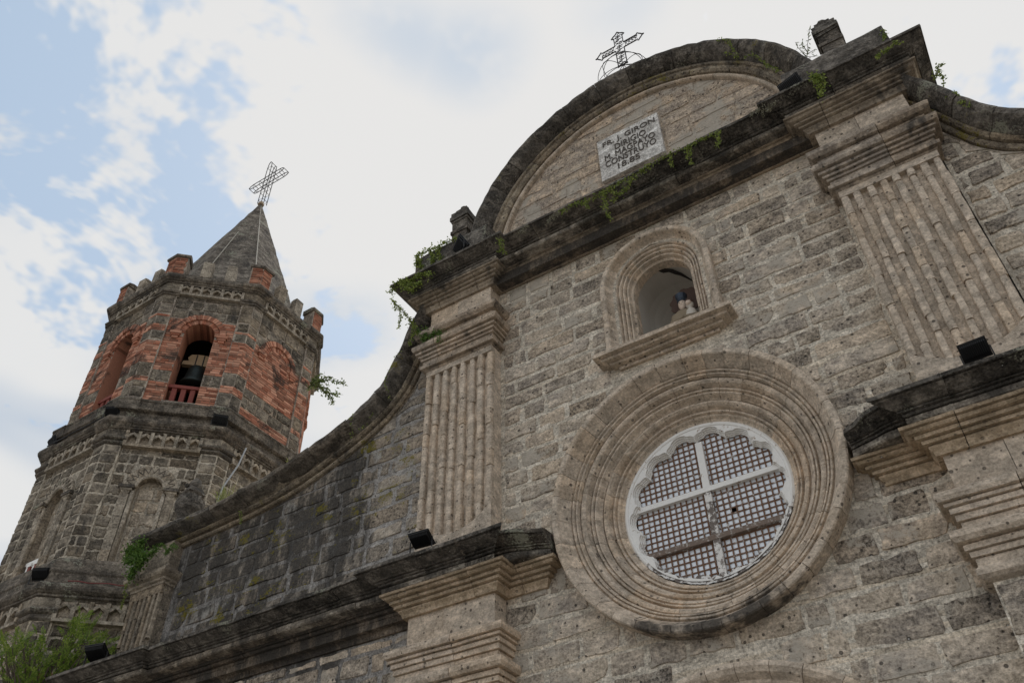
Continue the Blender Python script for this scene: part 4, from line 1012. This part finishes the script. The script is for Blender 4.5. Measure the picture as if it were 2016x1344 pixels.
for k in VIS:
    F = tf(k, LA); hw = LA*T8
    wall = mk('storey_wall', [F(-hw,0,GZ),F(hw,0,GZ),F(hw,0,1.1),F(-hw,0,1.1)], [(0,1,2,3)], 'tower_mortar', tower)
    we = hw-.34
    put_stones(lay(.35, 1.1, (.24,.28), lambda za, zb_: [(-we, we)], (.25,.55), rt_, F, mort=.03, proud=(.006,.02)), 'tower_stone', wall, 30)
    mb = MB(); bricks(F, -.6, .34, lambda za, zb_: [(-we, we)], mb); mb.build('bricks', 'brick', wall, stuff=True)

# ------------------------------------------------------------------ bell
bx, by = tf(0, BA)(.03, -.62, 0)[:2]
bell = root('bell', (bx, by, Z0+7.10), 'dark bronze bell hanging in the brick arch of the tower', 'bell')
MB().lathe([(.285,6.52),(.30,6.55),(.285,6.60),(.235,6.70),(.21,6.85),(.195,6.98),(.15,7.05),(.06,7.08)], (bx, by, .55), 20).build('bell_body', 'bell_bronze', bell, smooth=True)
Fb0 = tf(0, BA-.62); Fb = lambda s_, d_, z_: Fb0(s_, d_, z_+.55)
mb = MB()
yk = []
for x, z in ((-.36,7.10),(-.34,7.2),(-.22,7.22),(-.26,7.3),(-.2,7.4),(-.05,7.42),(.05,7.42),(.2,7.4),(.26,7.3),(.22,7.22),(.34,7.2),(.36,7.10)): yk.append((x+.03, z))
m_ = len(yk)
mb.add([Fb(x,-.06,z) for x, z in yk]+[Fb(x,.06,z) for x, z in yk], [tuple(range(m_-1,-1,-1)), tuple(range(m_, 2*m_))]+[(i,(i+1) % m_, m_+(i+1) % m_, m_+i) for i in range(m_)])
mb.build('yoke', 'yoke_wood', bell, fixn=True)
for x in (-.04, .12): MB().box(x-.012, x+.012, .06, .075, 7.0, 7.40, F=Fb).build('strap', 'iron', bell)

# ------------------------------------------------------------------ iron crosses
def arc3(c, r, a0, a1, n_, y): return [(c[0]+r*math.cos(a0+(a1-a0)*i/n_), y, c[1]+r*math.sin(a0+(a1-a0)*i/n_)) for i in range(n_+1)]
gc = root('iron_cross', (0, .30, Z0+8.0), 'wrought iron scrollwork cross on a wire globe above the curved gable', 'cross')
mb = MB(); GC = Vector((0,.30,8.74)); GR = .50
for i in range(4):
    a = math.pi*i/4+.3; mb.tube([GC+Vector((GR*math.cos(t)*math.cos(a), GR*math.cos(t)*math.sin(a), GR*math.sin(t))) for t in [2*math.pi*j/32 for j in range(32)]], .006, 5, closed=True)
for t in (-.5, .2, .75):
    mb.tube([GC+Vector((GR*math.cos(t)*math.cos(a), GR*math.cos(t)*math.sin(a), GR*math.sin(t))) for a in [2*math.pi*j/32 for j in range(32)]], .006, 5, closed=True)
mb.build('wire_globe', 'iron', gc)
yc = .30; mb = MB(); HW = .105
sha = [(-HW,yc,9.26),(-HW,yc,9.90),(-.42,yc,9.90)]+[(-.46,yc,9.85),(-.49,yc,9.90),(-.52,yc,9.93),(-.56,yc,9.985),(-.60,yc,10.0),(-.56,yc,10.015),(-.52,yc,10.07),(-.49,yc,10.10),(-.46,yc,10.15),(-.42,yc,10.10),(-HW,yc,10.10),(-HW,yc,10.40),(-.16,yc,10.43),(-.12,yc,10.48),(-.06,yc,10.52),(0,yc,10.60)]
def mirror(p): return [(-x, y, z) for x, y, z in p[::-1]]
SCX = lambda P_: [(p[0]*.84, p[1], 9.24+(p[2]-9.26)*.90) for p in P_]
mb.tube(sha+mirror(sha), .0135, 6); mb.v = SCX(mb.v); mb.build('outline', 'iron', gc)
mb = MB()
for z in [9.33+.135*i for i in range(9)]:
    sg = 1 if int(z*10) % 2 else -1
    mb.tube(arc3((sg*.035, z), .042, -2.4, 2.2, 9, yc), .0075, 5); mb.tube(arc3((-sg*.035, z+.065), .042, .7, 5.4, 9, yc), .0075, 5)
    mb.tube([(-HW,yc,z-.02),(HW,yc,z+.03)], .006, 5)
for s in (-1, 1):
    for x in (.17,.25,.33,.41):
        mb.tube(arc3((s*x, 10.0+.03*s), .035, 0, 4.6, 8, yc), .007, 5); mb.tube([(s*(x-.04),yc,9.91),(s*(x+.04),yc,10.09)], .006, 5); mb.tube([(s*(x-.04),yc,10.09),(s*(x+.04),yc,9.91)], .006, 5)
mb.v = SCX(mb.v); mb.build('scrollwork', 'iron', gc)
mb = MB(); mb.tube([(-HW,yc,9.26),(HW,yc,9.26)], .017, 6); mb.build('foot_bar', 'iron', gc)
tcx = root('iron_cross', (TX, TY, Z0+15.6), 'openwork iron cross on the tip of the tower spire', 'cross')
ex = Vector((1,0,0)); ey = Vector((0,1,0))
def TP(a, b, z): return Vector((TX+.05,TY,0))+ex*a+ey*b+Vector((0,0,z))
mb = MB(); Lr = .0125; q_ = .085
for b in (-.10, .10):
    for a in (-q_, q_): mb.tube([TP(a,b,15.60),TP(a,b,17.36)], Lr, 5)
    mb.tube([TP(-q_,b,17.36),TP(-.06,b,17.56),TP(0,b,17.64),TP(.06,b,17.56),TP(q_,b,17.36)], Lr, 5)
    for z in (16.68, 16.86): mb.tube([TP(-.56,b,z),TP(.56,b,z)], Lr, 5)
    for s in (-1, 1): mb.tube([TP(s*.56,b,16.68),TP(s*.68,b,16.71),TP(s*.74,b,16.77),TP(s*.68,b,16.83),TP(s*.56,b,16.86)], Lr, 5)
for z in (15.75,16.1,16.4,16.68,16.86,17.36):
    mb.tube([TP(-q_,-.10,z),TP(q_,-.10,z),TP(q_,.10,z),TP(-q_,.10,z)], Lr*.8, 5, closed=True)
for x in (-.56,-.3,.3,.56): mb.tube([TP(x,-.10,16.68),TP(x,.10,16.68),TP(x,.10,16.86),TP(x,-.10,16.86)], Lr*.8, 5, closed=True)
mb.tube([TP(0,-.10,17.64),TP(0,.10,17.64)], Lr*.8, 5)
for s in (-1, 1): mb.tube([TP(s*.74,-.10,16.77),TP(s*.74,.10,16.77)], Lr*.8, 5)
mb.build('frame', 'iron', tcx)

# ------------------------------------------------------------------ plaque with its inscription
pq = root('stone_plaque', (0, -.05, Z0+5.75), 'pale stone plaque with engraved capital letters in the gable', 'plaque')
PX = -.026
MB().box(PX-.54, PX+.54, -.07, .02, 5.76, 6.80).build('slab', 'plaque_stone', pq, rough=.004)
dg = bpy.context.evaluated_depsgraph_get()
for txt, cx_, zb_, hh, wd in (('FR. J. GIRON', .02, 6.545, .155, .93), ('DIRIGIO', .03, 6.375, .145, .55), ('M. MAGPAYO', .0, 6.205, .145, .88), ('CONSTRUYO', .0, 6.035, .150, .88), ('18.85', -.05, 5.870, .135, .38)):
    cu = bpy.data.curves.new('lettering', 'FONT'); cu.body = txt; cu.size = 1; cu.extrude = .012; cu.bevel_depth = .011; cu.bevel_resolution = 0
    to = bpy.data.objects.new('tmp', cu); COL.objects.link(to); dg = bpy.context.evaluated_depsgraph_get(); dg.update()
    me = bpy.data.meshes.new_from_object(to.evaluated_get(dg)); COL.objects.unlink(to); bpy.data.objects.remove(to)
    xs = [v.co.x for v in me.vertices]; ys = [v.co.y for v in me.vertices]; x0, x1, y0, y1 = min(xs), max(xs), min(ys), max(ys)
    V = [(PX+cx_+((v.co.x-x0)/(x1-x0)-.5)*wd, -.0745+v.co.z*.25, zb_+(v.co.y-y0)/(y1-y0)*hh) for v in me.vertices]
    par = list(range(len(V)))
    def fnd(i):
        while par[i] != i: par[i] = par[par[i]]; i = par[i]
        return i
    for e in me.edges: par[fnd(e.vertices[0])] = fnd(e.vertices[1])
    grp = {}
    for p in me.polygons: grp.setdefault(fnd(p.vertices[0]), []).append(tuple(p.vertices))
    for fs in grp.values():
        ids = sorted({i for f in fs for i in f}); mp = {i: k for k, i in enumerate(ids)}
        mk('letter', [V[i] for i in ids], [tuple(mp[i] for i in f) for f in fs], 'letter_ink', pq)

# ------------------------------------------------------------------ statue in the niche
sx, sy = .15, .46
stt = root('statue', (sx, sy, Z0+2.12), 'crowned robed statue holding a child in the arched niche', 'statue')
def rev(prof, c, n_=16, yscale=.8): 
    vv = []; ff = []
    for r_, z in prof:
        for j in range(n_): a = 2*math.pi*j/n_; vv.append((c[0]+r_*math.cos(a)*(1+.05*math.cos(5*a)*(z < 2.7)), c[1]+r_*yscale*math.sin(a), z))
    for i in range(len(prof)-1):
        for j in range(n_): ff.append((i*n_+j, i*n_+(j+1) % n_, (i+1)*n_+(j+1) % n_, (i+1)*n_+j))
    ff += [tuple(range(n_-1,-1,-1)), tuple(range((len(prof)-1)*n_, len(prof)*n_))]
    return vv, ff
body = rev([(.20,2.12),(.23,2.16),(.21,2.4),(.19,2.6),(.17,2.72),(.175,2.82),(.17,2.88),(.13,2.93),(.06,2.955),(.048,2.99),(.045,3.01),(.058,3.05),(.064,3.09),(.062,3.13),(.048,3.165),(.02,3.18)], (sx, sy), 20)
mk('body', body[0], body[1], 'statue_robe', stt, smooth=True)
fc = rev([(.015,2.985),(.040,3.01),(.052,3.05),(.055,3.09),(.05,3.13),(.03,3.15)], (sx, sy-.018), 16, .85)
mk('face', fc[0], fc[1], 'statue_skin', stt, smooth=True)
MB().add([(sx-.009,sy-.062,3.06),(sx+.009,sy-.062,3.06),(sx,sy-.080,3.065),(sx,sy-.062,3.10)], [(0,1,2),(0,2,3),(1,3,2)]).build('nose', 'statue_skin', stt)
for s in (-1, 1): MB().lathe([(.002,-.006),(.009,0),(.002,.006)], (sx+s*.021, sy-.060, 3.10), 6).build('eye', 'statue_dark', stt)
MB().lathe([(.060,3.14),(.068,3.155),(.064,3.19),(.080,3.24),(.084,3.27),(.05,3.30),(.02,3.32)], (sx, sy, 0), 14).build('crown', 'crown_metal', stt)
hv = []; hf = []; N = 40
for i in range(N):
    a = 2*math.pi*i/N; r_ = .22+.022*(1 if (i//2) % 2 else 0)
    hv += [(sx+.02+r_*math.cos(a), sy+.12, 3.27+r_*math.sin(a)), (sx+.02+r_*math.cos(a), sy+.14, 3.27+r_*math.sin(a))]
hf = [tuple(range(0, 2*N, 2)), tuple(range(2*N-1, 0, -2))]+[(2*i, 2*i+1, (2*i+3) % (2*N), (2*i+2) % (2*N)) for i in range(N)]
mk('halo', hv, hf, 'statue_dark', stt, fixn=True)
mv = rev([(.03,2.55),(.10,2.62),(.13,2.75),(.10,2.86),(.03,2.90)], (sx-.06, sy-.09), 12, .5); mk('mantle', mv[0], mv[1], 'statue_robe', stt, smooth=True)
ch = rev([(.05,2.64),(.085,2.70),(.08,2.80),(.06,2.875),(.025,2.90),(.025,2.915),(.05,2.94),(.055,2.98),(.04,3.02),(.01,3.035)], (sx+.125, sy-.10), 14, .8); ch = ([(p[0], p[1], p[2]-.02) for p in ch[0]], ch[1]); mk('child', ch[0], ch[1], 'statue_white', stt, smooth=True); cf = rev([(.01,2.925),(.034,2.94),(.042,2.965),(.036,2.99),(.015,3.0)], (sx+.12, sy-.135), 12, .8); mk('child_face', cf[0], cf[1], 'statue_skin', stt, smooth=True); vl = rev([(.10,2.86),(.092,2.95),(.084,3.03),(.078,3.10),(.068,3.15),(.04,3.175)], (sx, sy+.028), 16, .75); mk('veil', vl[0], vl[1], 'statue_dark', stt, smooth=True)
hr = rev([(.052,2.975),(.060,3.0),(.05,3.035),(.015,3.05)], (sx+.123, sy-.10), 12, .95); mk('child_hair', hr[0], hr[1], 'statue_dark', stt, smooth=True)
mb = MB(); mb.tube([(sx-.15,sy-.02,2.83),(sx-.16,sy-.10,2.72),(sx-.04,sy-.19,2.68),(sx+.06,sy-.2,2.70)], [.05,.045,.035,.028], 8); mb.tube([(sx+.16,sy-.02,2.83),(sx+.2,sy-.1,2.72),(sx+.14,sy-.2,2.66),(sx+.06,sy-.21,2.68)], [.05,.045,.035,.028], 8); mb.build('arms', 'statue_robe', stt, smooth=True)

# ------------------------------------------------------------------ floodlights
def flood(p, yaw, tilt, size, label):
    """p: foot on the ledge; the finned back looks down and out, the glass up at the stone"""
    r_ = root('floodlight', (p[0], p[1], p[2]+Z0), label, 'floodlight', 'black floodlights on the ledges')
    M = Matrix.Translation(Vector(p)+Vector((0,0,size*.62))) @ Matrix.Rotation(yaw, 4, 'Z') @ Matrix.Rotation(tilt, 4, 'X')
    F = lambda x, y, z: M @ Vector((x*size, y*size, z*size))
    MB().box(-.5,.5,-.02,.06,-.38,.38,F=F).box(-.53,.53,.06,.10,-.41,.41,F=F).build('housing', 'black_metal', r_)
    for i in range(13):
        x = -.44+.88*i/12; h_ = .34
        MB().add([F(x-.012,-.02,-h_),F(x+.012,-.02,-h_),F(x+.012,-.02,h_),F(x-.012,-.02,h_),F(x-.012,-.13,-h_*.6),F(x+.012,-.13,-h_*.6),F(x+.012,-.13,h_*.75),F(x-.012,-.13,h_*.75)], [(4,5,6,7),(0,1,5,4),(1,2,6,5),(2,3,7,6),(3,0,4,7)]).build('fin', 'black_metal', r_)
    q = Vector(p); b = MB()
    for s in (-1, 1):
        e = F(s*.56, .03, 0); b.tube([e, Vector((e.x, e.y, q.z))], .012*size/.4, 5)
    e0, e1 = F(-.56,.03,0), F(.56,.03,0); b.tube([(e0.x,e0.y,q.z+.006),(e1.x,e1.y,q.z+.006)], .012*size/.4, 5)
    b.build('bracket', 'black_metal', r_)
flood((-3.25,-.66,-.13), .10, 1.05, .27, 'black floodlight at the foot of the left fluted pilaster')
flood((3.07,-.66,-.13), -.05, .75, .235, 'black floodlight at the foot of the right fluted pilaster')
flood((-2.84,-.66,4.88), -.65, .7, .31, 'black floodlight on the upper cornice beside the left stepped finial')
flood((2.50,-.62,4.88), -.25, .55, .29, 'black floodlight on the upper cornice at the right end of the gable arch')
flood((-9.28,-.58,-.13), .25, .95, .33, 'black floodlight at the far left end of the lower cornice')
for k, s, z, ap, yaw, lab in ((-1,.93,5.50,2.60,.5,'small black floodlight on the tower ledge left of the open bell arch'), (0,.95,5.50,2.62,.9,'small black floodlight on the tower ledge under the blind brick arch'), (-1,-.98,5.50,2.62,-.2,'small black floodlight standing out at the left edge of the tower'), (-1,.95,1.82,2.80,.5,'small black floodlight on the bottom ledge of the tower')):
    flood(tuple(tf(k, ap)(s, .0, z)), yaw, .55, .28, lab)

# ------------------------------------------------------------------ cables and pipes
def cable(pts, r_, mat, label, name='cable'):
    o = MB().tube(pts, r_, 6).build(name, mat); o['label'] = label; o['category'] = 'cable' if name == 'cable' else 'pipe'; return o
F = tf(1, SA)
cable([tf(1,2.72)(-.55,.02,5.25), tf(1,2.66)(-.62,.05,4.8), tf(1,2.60)(-.80,.03,4.2), tf(1,2.60)(-.86,.03,3.6), tf(1,2.60)(-.87,.03,2.6)], .018, 'grey_pipe', 'thin grey conduit pipe running down the tower corner', 'conduit_pipe')
cable([Vector((TX,TY,0))+(OF[0][1]*C8)*(2.22*(15.6-z)/5.9*1.02+.02)+Vector((0,0,z)) for z in (15.5,14,12.5,11.2,10.3)], .014, 'pale_cable', 'pale lightning cable down the right edge of the spire')
cable([Vector((TX,TY,0))+(OF[7][1]*C8).lerp(OF[0][1]*C8, .18)*(2.22*(15.6-z)/5.9*1.03+.02)+Vector((0,0,z)) for z in (13.4,12.4,11.9,11.3,10.4)], .012, 'pale_cable', 'pale loose cable down the left part of the spire')
cable([tf(0,2.89)(-.75+1.5*i/9,.03,1.79+.012*math.sin(i*2.1)) for i in range(10)], .010, 'red_cable', 'thin red cable along the bottom ledge of the tower')
cable([tf(-1,2.70)(-.9+1.8*i/9,.02,5.475+.01*math.sin(i*1.7)) for i in range(10)], .014, 'black_metal', 'black cable along the ledge under the left bell arch')

# ------------------------------------------------------------------ plants
def leaf(mb, p, d, nrm, L, W_):
    d = d.normalized(); sde = d.cross(nrm)
    if sde.length < 1e-4: return
    sde.normalize(); up_ = sde.cross(d)
    mb.add([p, p+d*L*.45+sde*W_*.5+up_*W_*.12, p+d*L, p+d*L*.45-sde*W_*.5+up_*W_*.12], [(0,1,2),(0,2,3)])
def rv3(r_, up_=0.0):
    v = Vector((r_.gauss(0,1), r_.gauss(0,1), r_.gauss(0,1)+up_)); return v.normalized()
def smooth_line(pts, k=6):
    pts = [Vector(p) for p in pts]; out = []
    for i in range(len(pts)-1):
        a = pts[max(i-1,0)]; b = pts[i]; c = pts[i+1]; d = pts[min(i+2,len(pts)-1)]
        for j in range(k):
            t = j/k; out.append(.5*((2*b)+(c-a)*t+(2*a-5*b+4*c-d)*t*t+(3*b-a-3*c+d)*t**3))
    return out+[pts[-1]]
def plant(name, label, cat, strands, dens, spread, L, mat, seed, stem='bark', sr=.006, narrow=.62, out=Vector((0,-.6,.3)), group=None):
    """creeping or hanging plant: stems along the given lines with leaves scattered round them"""
    r_ = random.Random(seed); base = Vector(strands[0][0])
    o = root(name, (base.x, base.y, base.z+Z0), label, cat, group)
    sm = MB(); lf = MB()
    for ln in strands:
        pl = smooth_line(ln); tot = sum((pl[i+1]-pl[i]).length for i in range(len(pl)-1))
        pl = [p+mnoise.noise_vector(p*9)*.012 for p in pl]
        sm.tube(pl, [sr*(1-.6*i/len(pl)) for i in range(len(pl))], 4)
        for _ in range(max(3, int(tot*dens))):
            i = r_.randrange(len(pl)-1); p = pl[i].lerp(pl[i+1], r_.random())
            q = p+rv3(r_)*abs(r_.gauss(0, spread))
            leaf(lf, q, rv3(r_, -.3), (rv3(r_)+out*1.3).normalized(), L*r_.uniform(.55,1.25), L*narrow*r_.uniform(.8,1.2))
    sm.build('stem', stem, o); lf.build('leaves', mat, o)
    return o
A = at_y
def px(y, *pts): return [A(a, b, y) for a, b in pts]
YC = -.69
plant('vine', 'leafy green vine creeping along the cornice below the plaque', 'vine', [px(YC,(1100,418),(1130,402),(1160,394),(1190,378),(1225,358),(1265,335)), px(YC,(1265,335),(1300,312),(1340,295),(1380,274),(1416,258)), px(YC,(1188,375),(1192,400),(1198,428)), px(YC,(1200,372),(1215,382),(1235,372)), px(YC,(1354,288),(1356,304),(1360,322)), px(YC,(1322,302),(1320,315),(1324,328)), px(YC,(1245,350),(1238,362),(1225,380),(1205,395)), px(YC,(1412,262),(1415,275),(1413,288)), px(YC,(1150,398),(1158,410))], 210, .028, .042, 'leaf_vine', 1)
plant('vine', 'dense vine over the left end of the block beside the left stepped finial', 'vine', [px(-.60,(820,522),(822,502),(846,492),(872,480),(898,468)), px(-.60,(824,505),(828,520),(826,530)), px(-.60,(845,492),(852,505),(850,518)), px(-.60,(866,484),(862,500),(870,512)), px(-.60,(900,470),(906,480),(904,492))], 330, .035, .045, 'leaf_vine', 2)
plant('vine', 'thick vine mat on the left tip of the upper cornice', 'vine', [px(-.74,(768,578),(784,556),(806,552),(830,540),(850,538)), px(-.76,(790,556),(796,566),(812,572)), px(-.76,(800,552),(815,562),(830,556))], 420, .045, .045, 'leaf_vine', 3)
plant('vine', 'ragged vine hanging under the left tip of the upper cornice against the sky', 'vine', [px(-.45,(772,590),(786,604),(800,620),(814,638),(820,660)), px(-.45,(786,604),(788,625),(786,645)), px(-.45,(806,626),(806,640)), px(-.45,(815,640),(812,662),(806,680)), px(-.45,(776,592),(780,612))], 190, .028, .040, 'leaf_vine', 4)
plant('weed', 'round weed tuft on the left capital under the upper cornice', 'plant', [px(-.40,(838,672),(828,660),(822,652)), px(-.40,(838,672),(838,656),(840,648)), px(-.40,(838,672),(850,660),(856,654)), px(-.40,(862,650),(868,660),(866,672))], 700, .04, .035, 'leaf_bush', 5)
plant('vine', 'thin creeper on the steep part of the left wing coping', 'vine', [px(-.42,(776,712),(772,722),(764,728)), px(-.42,(762,740),(758,756),(764,772),(768,786)), px(-.42,(790,690),(778,702)), px(-.42,(694,815),(690,830),(694,848),(688,866)), px(-.42,(735,810),(722,835),(705,845))], 60, .012, .032, 'leaf_vine', 6, sr=.003)
plant('vine', 'sparse creeper on the right shoulder of the gable arch', 'vine', [px(-.40,(1432,78),(1440,92),(1450,108),(1446,114)), px(-.36,(1468,114),(1482,108),(1500,118),(1514,132)), px(-.33,(1504,126),(1522,134),(1534,140)), px(-.39,(1408,79),(1422,80),(1434,78)), px(-.36,(1428,104),(1440,108))], 150, .018, .036, 'leaf_vine', 7, sr=.004)
plant('weed', 'small leafy bush drooping over the cornice right of the gable arch', 'plant', [px(-.80,(1596,152),(1608,150),(1618,158)), px(-.80,(1608,152),(1612,170),(1620,188)), px(-.80,(1614,154),(1622,170)), px(-.80,(1600,152),(1606,166))], 380, .035, .042, 'leaf_vine', 8)
plant('vine', 'pale creeper near the right end of the upper cornice', 'vine', [px(-.80,(1728,106),(1742,102),(1752,94),(1762,82),(1776,86)), px(-.62,(1736,58),(1742,68),(1740,80)), px(-.80,(1730,106),(1728,116))], 190, .018, .042, 'leaf_vine', 9, sr=.004)
plant('weed', 'tuft of weeds at the outer right end of the upper cornice', 'plant', [px(-.2,(1846,140),(1850,130),(1856,128)), px(-.2,(1846,140),(1842,148),(1838,152)), px(-.1,(1848,142),(1854,148),(1856,156))], 330, .03, .038, 'leaf_vine', 10)
plant('vine', 'short creeper hanging under the left part of the upper cornice', 'vine', [px(-.74,(984,478),(988,488),(994,498)), px(-.74,(980,470),(990,474)), px(-.74,(990,482),(984,494))], 300, .022, .036, 'leaf_vine', 11)
plant('weed', 'yellow green weeds on the inner end of the right wing coping', 'plant', [px(-.38,(1866,190),(1878,184),(1890,188)), px(-.38,(1886,204),(1896,200),(1898,208)), px(-.38,(1908,202),(1908,210)), px(-.38,(1860,158),(1858,164))], 230, .016, .036, 'leaf_vine', 12, sr=.004)
tw = px(-.2,(1586,124),(1588,110),(1590,92),(1592,72),(1594,56))
plant('shrub', 'wispy bare-stemmed shrub against the sky beside the right stepped finial', 'shrub', [tw, px(-.2,(1588,112),(1578,102),(1570,92),(1566,84)), px(-.2,(1589,104),(1580,90),(1580,80)), px(-.2,(1588,108),(1600,100),(1606,96)), px(-.2,(1587,116),(1576,110),(1572,106)), px(-.2,(1588,112),(1602,112),(1608,108))], 62, .012, .055, 'leaf_dark', 13, sr=.006, narrow=.28)
plant('weed', 'lush green weed bush on the left end of the wing coping', 'plant', [px(-.48,(285,1098),(270,1085),(258,1078),(250,1092)), px(-.48,(285,1098),(276,1075),(280,1064)), px(-.50,(282,1100),(262,1104),(246,1104)), px(-.50,(282,1104),(266,1118),(258,1130)), px(-.50,(290,1094),(302,1086),(308,1080)), px(-.50,(270,1112),(262,1122),(258,1138)), px(-.50,(284,1096),(270,1096),(254,1086))], 900, .055, .048, 'leaf_bush', 14)
plant('moss_trail', 'moss and small leaves trailing down beside the little end pilaster', 'plant', [px(-.42,(256,1136),(250,1150),(244,1166)), px(-.30,(248,1168),(242,1184),(238,1196)), px(-.42,(262,1128),(256,1142))], 500, .022, .026, 'leaf_vine', 15)
fr_ = []
for k, (a, b) in enumerate(((346,1070),(340,1086),(318,1070),(350,1078),(326,1092),(312,1074))): fr_.append(px(-.46,(330,1088),((330+a)/2,(1082+b)/2-5),(a,b)))
plant('fern', 'small fern with arching fronds under the left wing coping', 'fern', fr_, 260, .014, .036, 'leaf_bush', 16, sr=.003, narrow=.4)
def grass(name, label, c, n_, h, w_, mat, seed):
    r_ = random.Random(seed); o = root(name, (c.x, c.y, c.z+Z0), label, 'grass'); mb = MB()
    for _ in range(n_):
        b = c+Vector((r_.gauss(0, w_), r_.gauss(0, .05), 0)); d = Vector((r_.gauss(0,.45), r_.gauss(0,.3), 1)).normalized(); H_ = h*r_.uniform(.5,1.1)
        t = b+d*H_*.6; e = b+d*H_+Vector((d.x*.25*H_, 0, -.12*H_)); s_ = Vector((.007,0,0))
        mb.add([b-s_, b+s_, t+s_*.7, t-s_*.7, e], [(0,1,2,3),(3,2,4)])
    mb.build('blades', mat, o); return o
grass('grass_tuft', 'dry yellow grass tuft on the coping in front of the tower', A(440,992,.15), 90, .42, .10, 'grass_dry', 17)
grass('grass_tuft', 'small grass tuft on the coping where the tower brick meets it', A(574,920,.0), 40, .16, .05, 'grass_dry', 18)
plant('vine', 'short yellow creeper hanging from the middle of the left wing coping', 'vine', [px(-.36,(474,1004),(472,1016),(474,1030)), px(-.36,(476,1010),(476,1022))], 170, .010, .03, 'leaf_vine', 19, sr=.003)
def at_face(a, b, k, ap):
    an = PHI+k*math.pi/4; n_ = Vector((math.sin(an), -math.cos(an), 0)); d = ray(a, b); c = Vector((TX, TY, 0))
    t = (ap-(CAM-c).dot(n_))/d.dot(n_); p = CAM+d*t; return Vector((p.x, p.y, p.z-Z0))
T_ = lambda a, b: A(a, b, 2.9)
plant('shrub', 'leafy shrub growing out of the right side of the tower', 'shrub', [[T_(606,764),T_(625,752),T_(645,748),T_(680,754)], [T_(612,760),T_(622,742),T_(632,736)], [T_(628,752),T_(642,742),T_(655,742)], [T_(625,756),T_(640,772),T_(656,790)], [T_(640,770),T_(655,776),T_(665,774)], [T_(618,758),T_(632,764),T_(646,762)], [T_(616,755),T_(620,748),T_(628,748)]], 130, .05, .085, 'leaf_dark', 20, sr=.016, narrow=.42)
for i, (pts, seed) in enumerate((( (1090,428),31),((1030,452),32),((1490,216),33),((1512,214),34))):
    p = A(pts[0], pts[1], -.70); r_ = random.Random(seed)
    nm = ('pale lichen tuft at the left end of the vine below the plaque','pale lichen tuft on the cornice at the left foot of the gable arch','pale lichen tuft on the upper cornice left of its break forward','pale lichen tuft on the corner where the upper cornice breaks forward')[i]
    plant('lichen_tuft', nm, 'lichen', [[p, p+Vector((.06,-.02,.03)), p+Vector((.1,-.03,-.02))], [p, p+Vector((-.06,-.03,-.04)), p+Vector((-.08,-.02,-.1))], [p, p+Vector((.02,-.04,-.1))]], 420, .03, .026, 'lichen_tuft', seed, sr=.003)
# tree in front of the tower foot
def tree():
    r_ = random.Random(77)
    base = at_face(90, 1330, 0, 3.45); gx, gy = base.x, base.y
    o = root('tree', (gx, gy, 0), 'feathery light green tree in front of the tower foot', 'tree')
    top = Vector((gx, gy, -1.2)); br = MB(); br.tube([(gx,gy,GZ),(gx+.05,gy,-4.5),(gx-.04,gy,-2.6),(gx,gy,-1.2)], [.14,.12,.09,.06], 8)
    lf = MB(); tips = []
    for (u, v, n_) in ((20,1300,26),(40,1268,20),(75,1300,30),(65,1255,10),(120,1290,30),(150,1255,26),(165,1228,12),(180,1300,28),(160,1330,30),(100,1340,34),(30,1345,34),(200,1268,12),(135,1315,30),(60,1335,34),(5,1275,18),(215,1300,9),(180,1245,12)):
        for _ in range(n_): tips.append(at_face(u+r_.gauss(0,16), v+r_.gauss(0,13)+6, 0, 3.45+r_.uniform(-.32,.35)))
    for t in tips[::3]:
        m = top.lerp(t, .5)+Vector((r_.gauss(0,.12), r_.gauss(0,.08), .1)); br.tube([top, m, t], [.03,.016,.005], 4)
    for t in tips:
        d = (t-top).normalized(); d = (d+rv3(r_)*.8+Vector((0,0,.1))).normalized(); L = r_.uniform(.16,.34)
        nn = rv3(r_, .8); sd = d.cross(nn).normalized(); k = int(L/.022)
        for j in range(k):
            p = t+d*(L*j/k)+Vector((0,0,-.18*L*(j/k)**2))
            for s_ in (-1, 1): leaf(lf, p, (sd*s_+d*.45+rv3(r_)*.25), nn, r_.uniform(.045,.075)*(1-.4*j/k), .022)
    br.build('trunk', 'bark', o); lf.build('crown', 'leaf_tree', o)
tree()
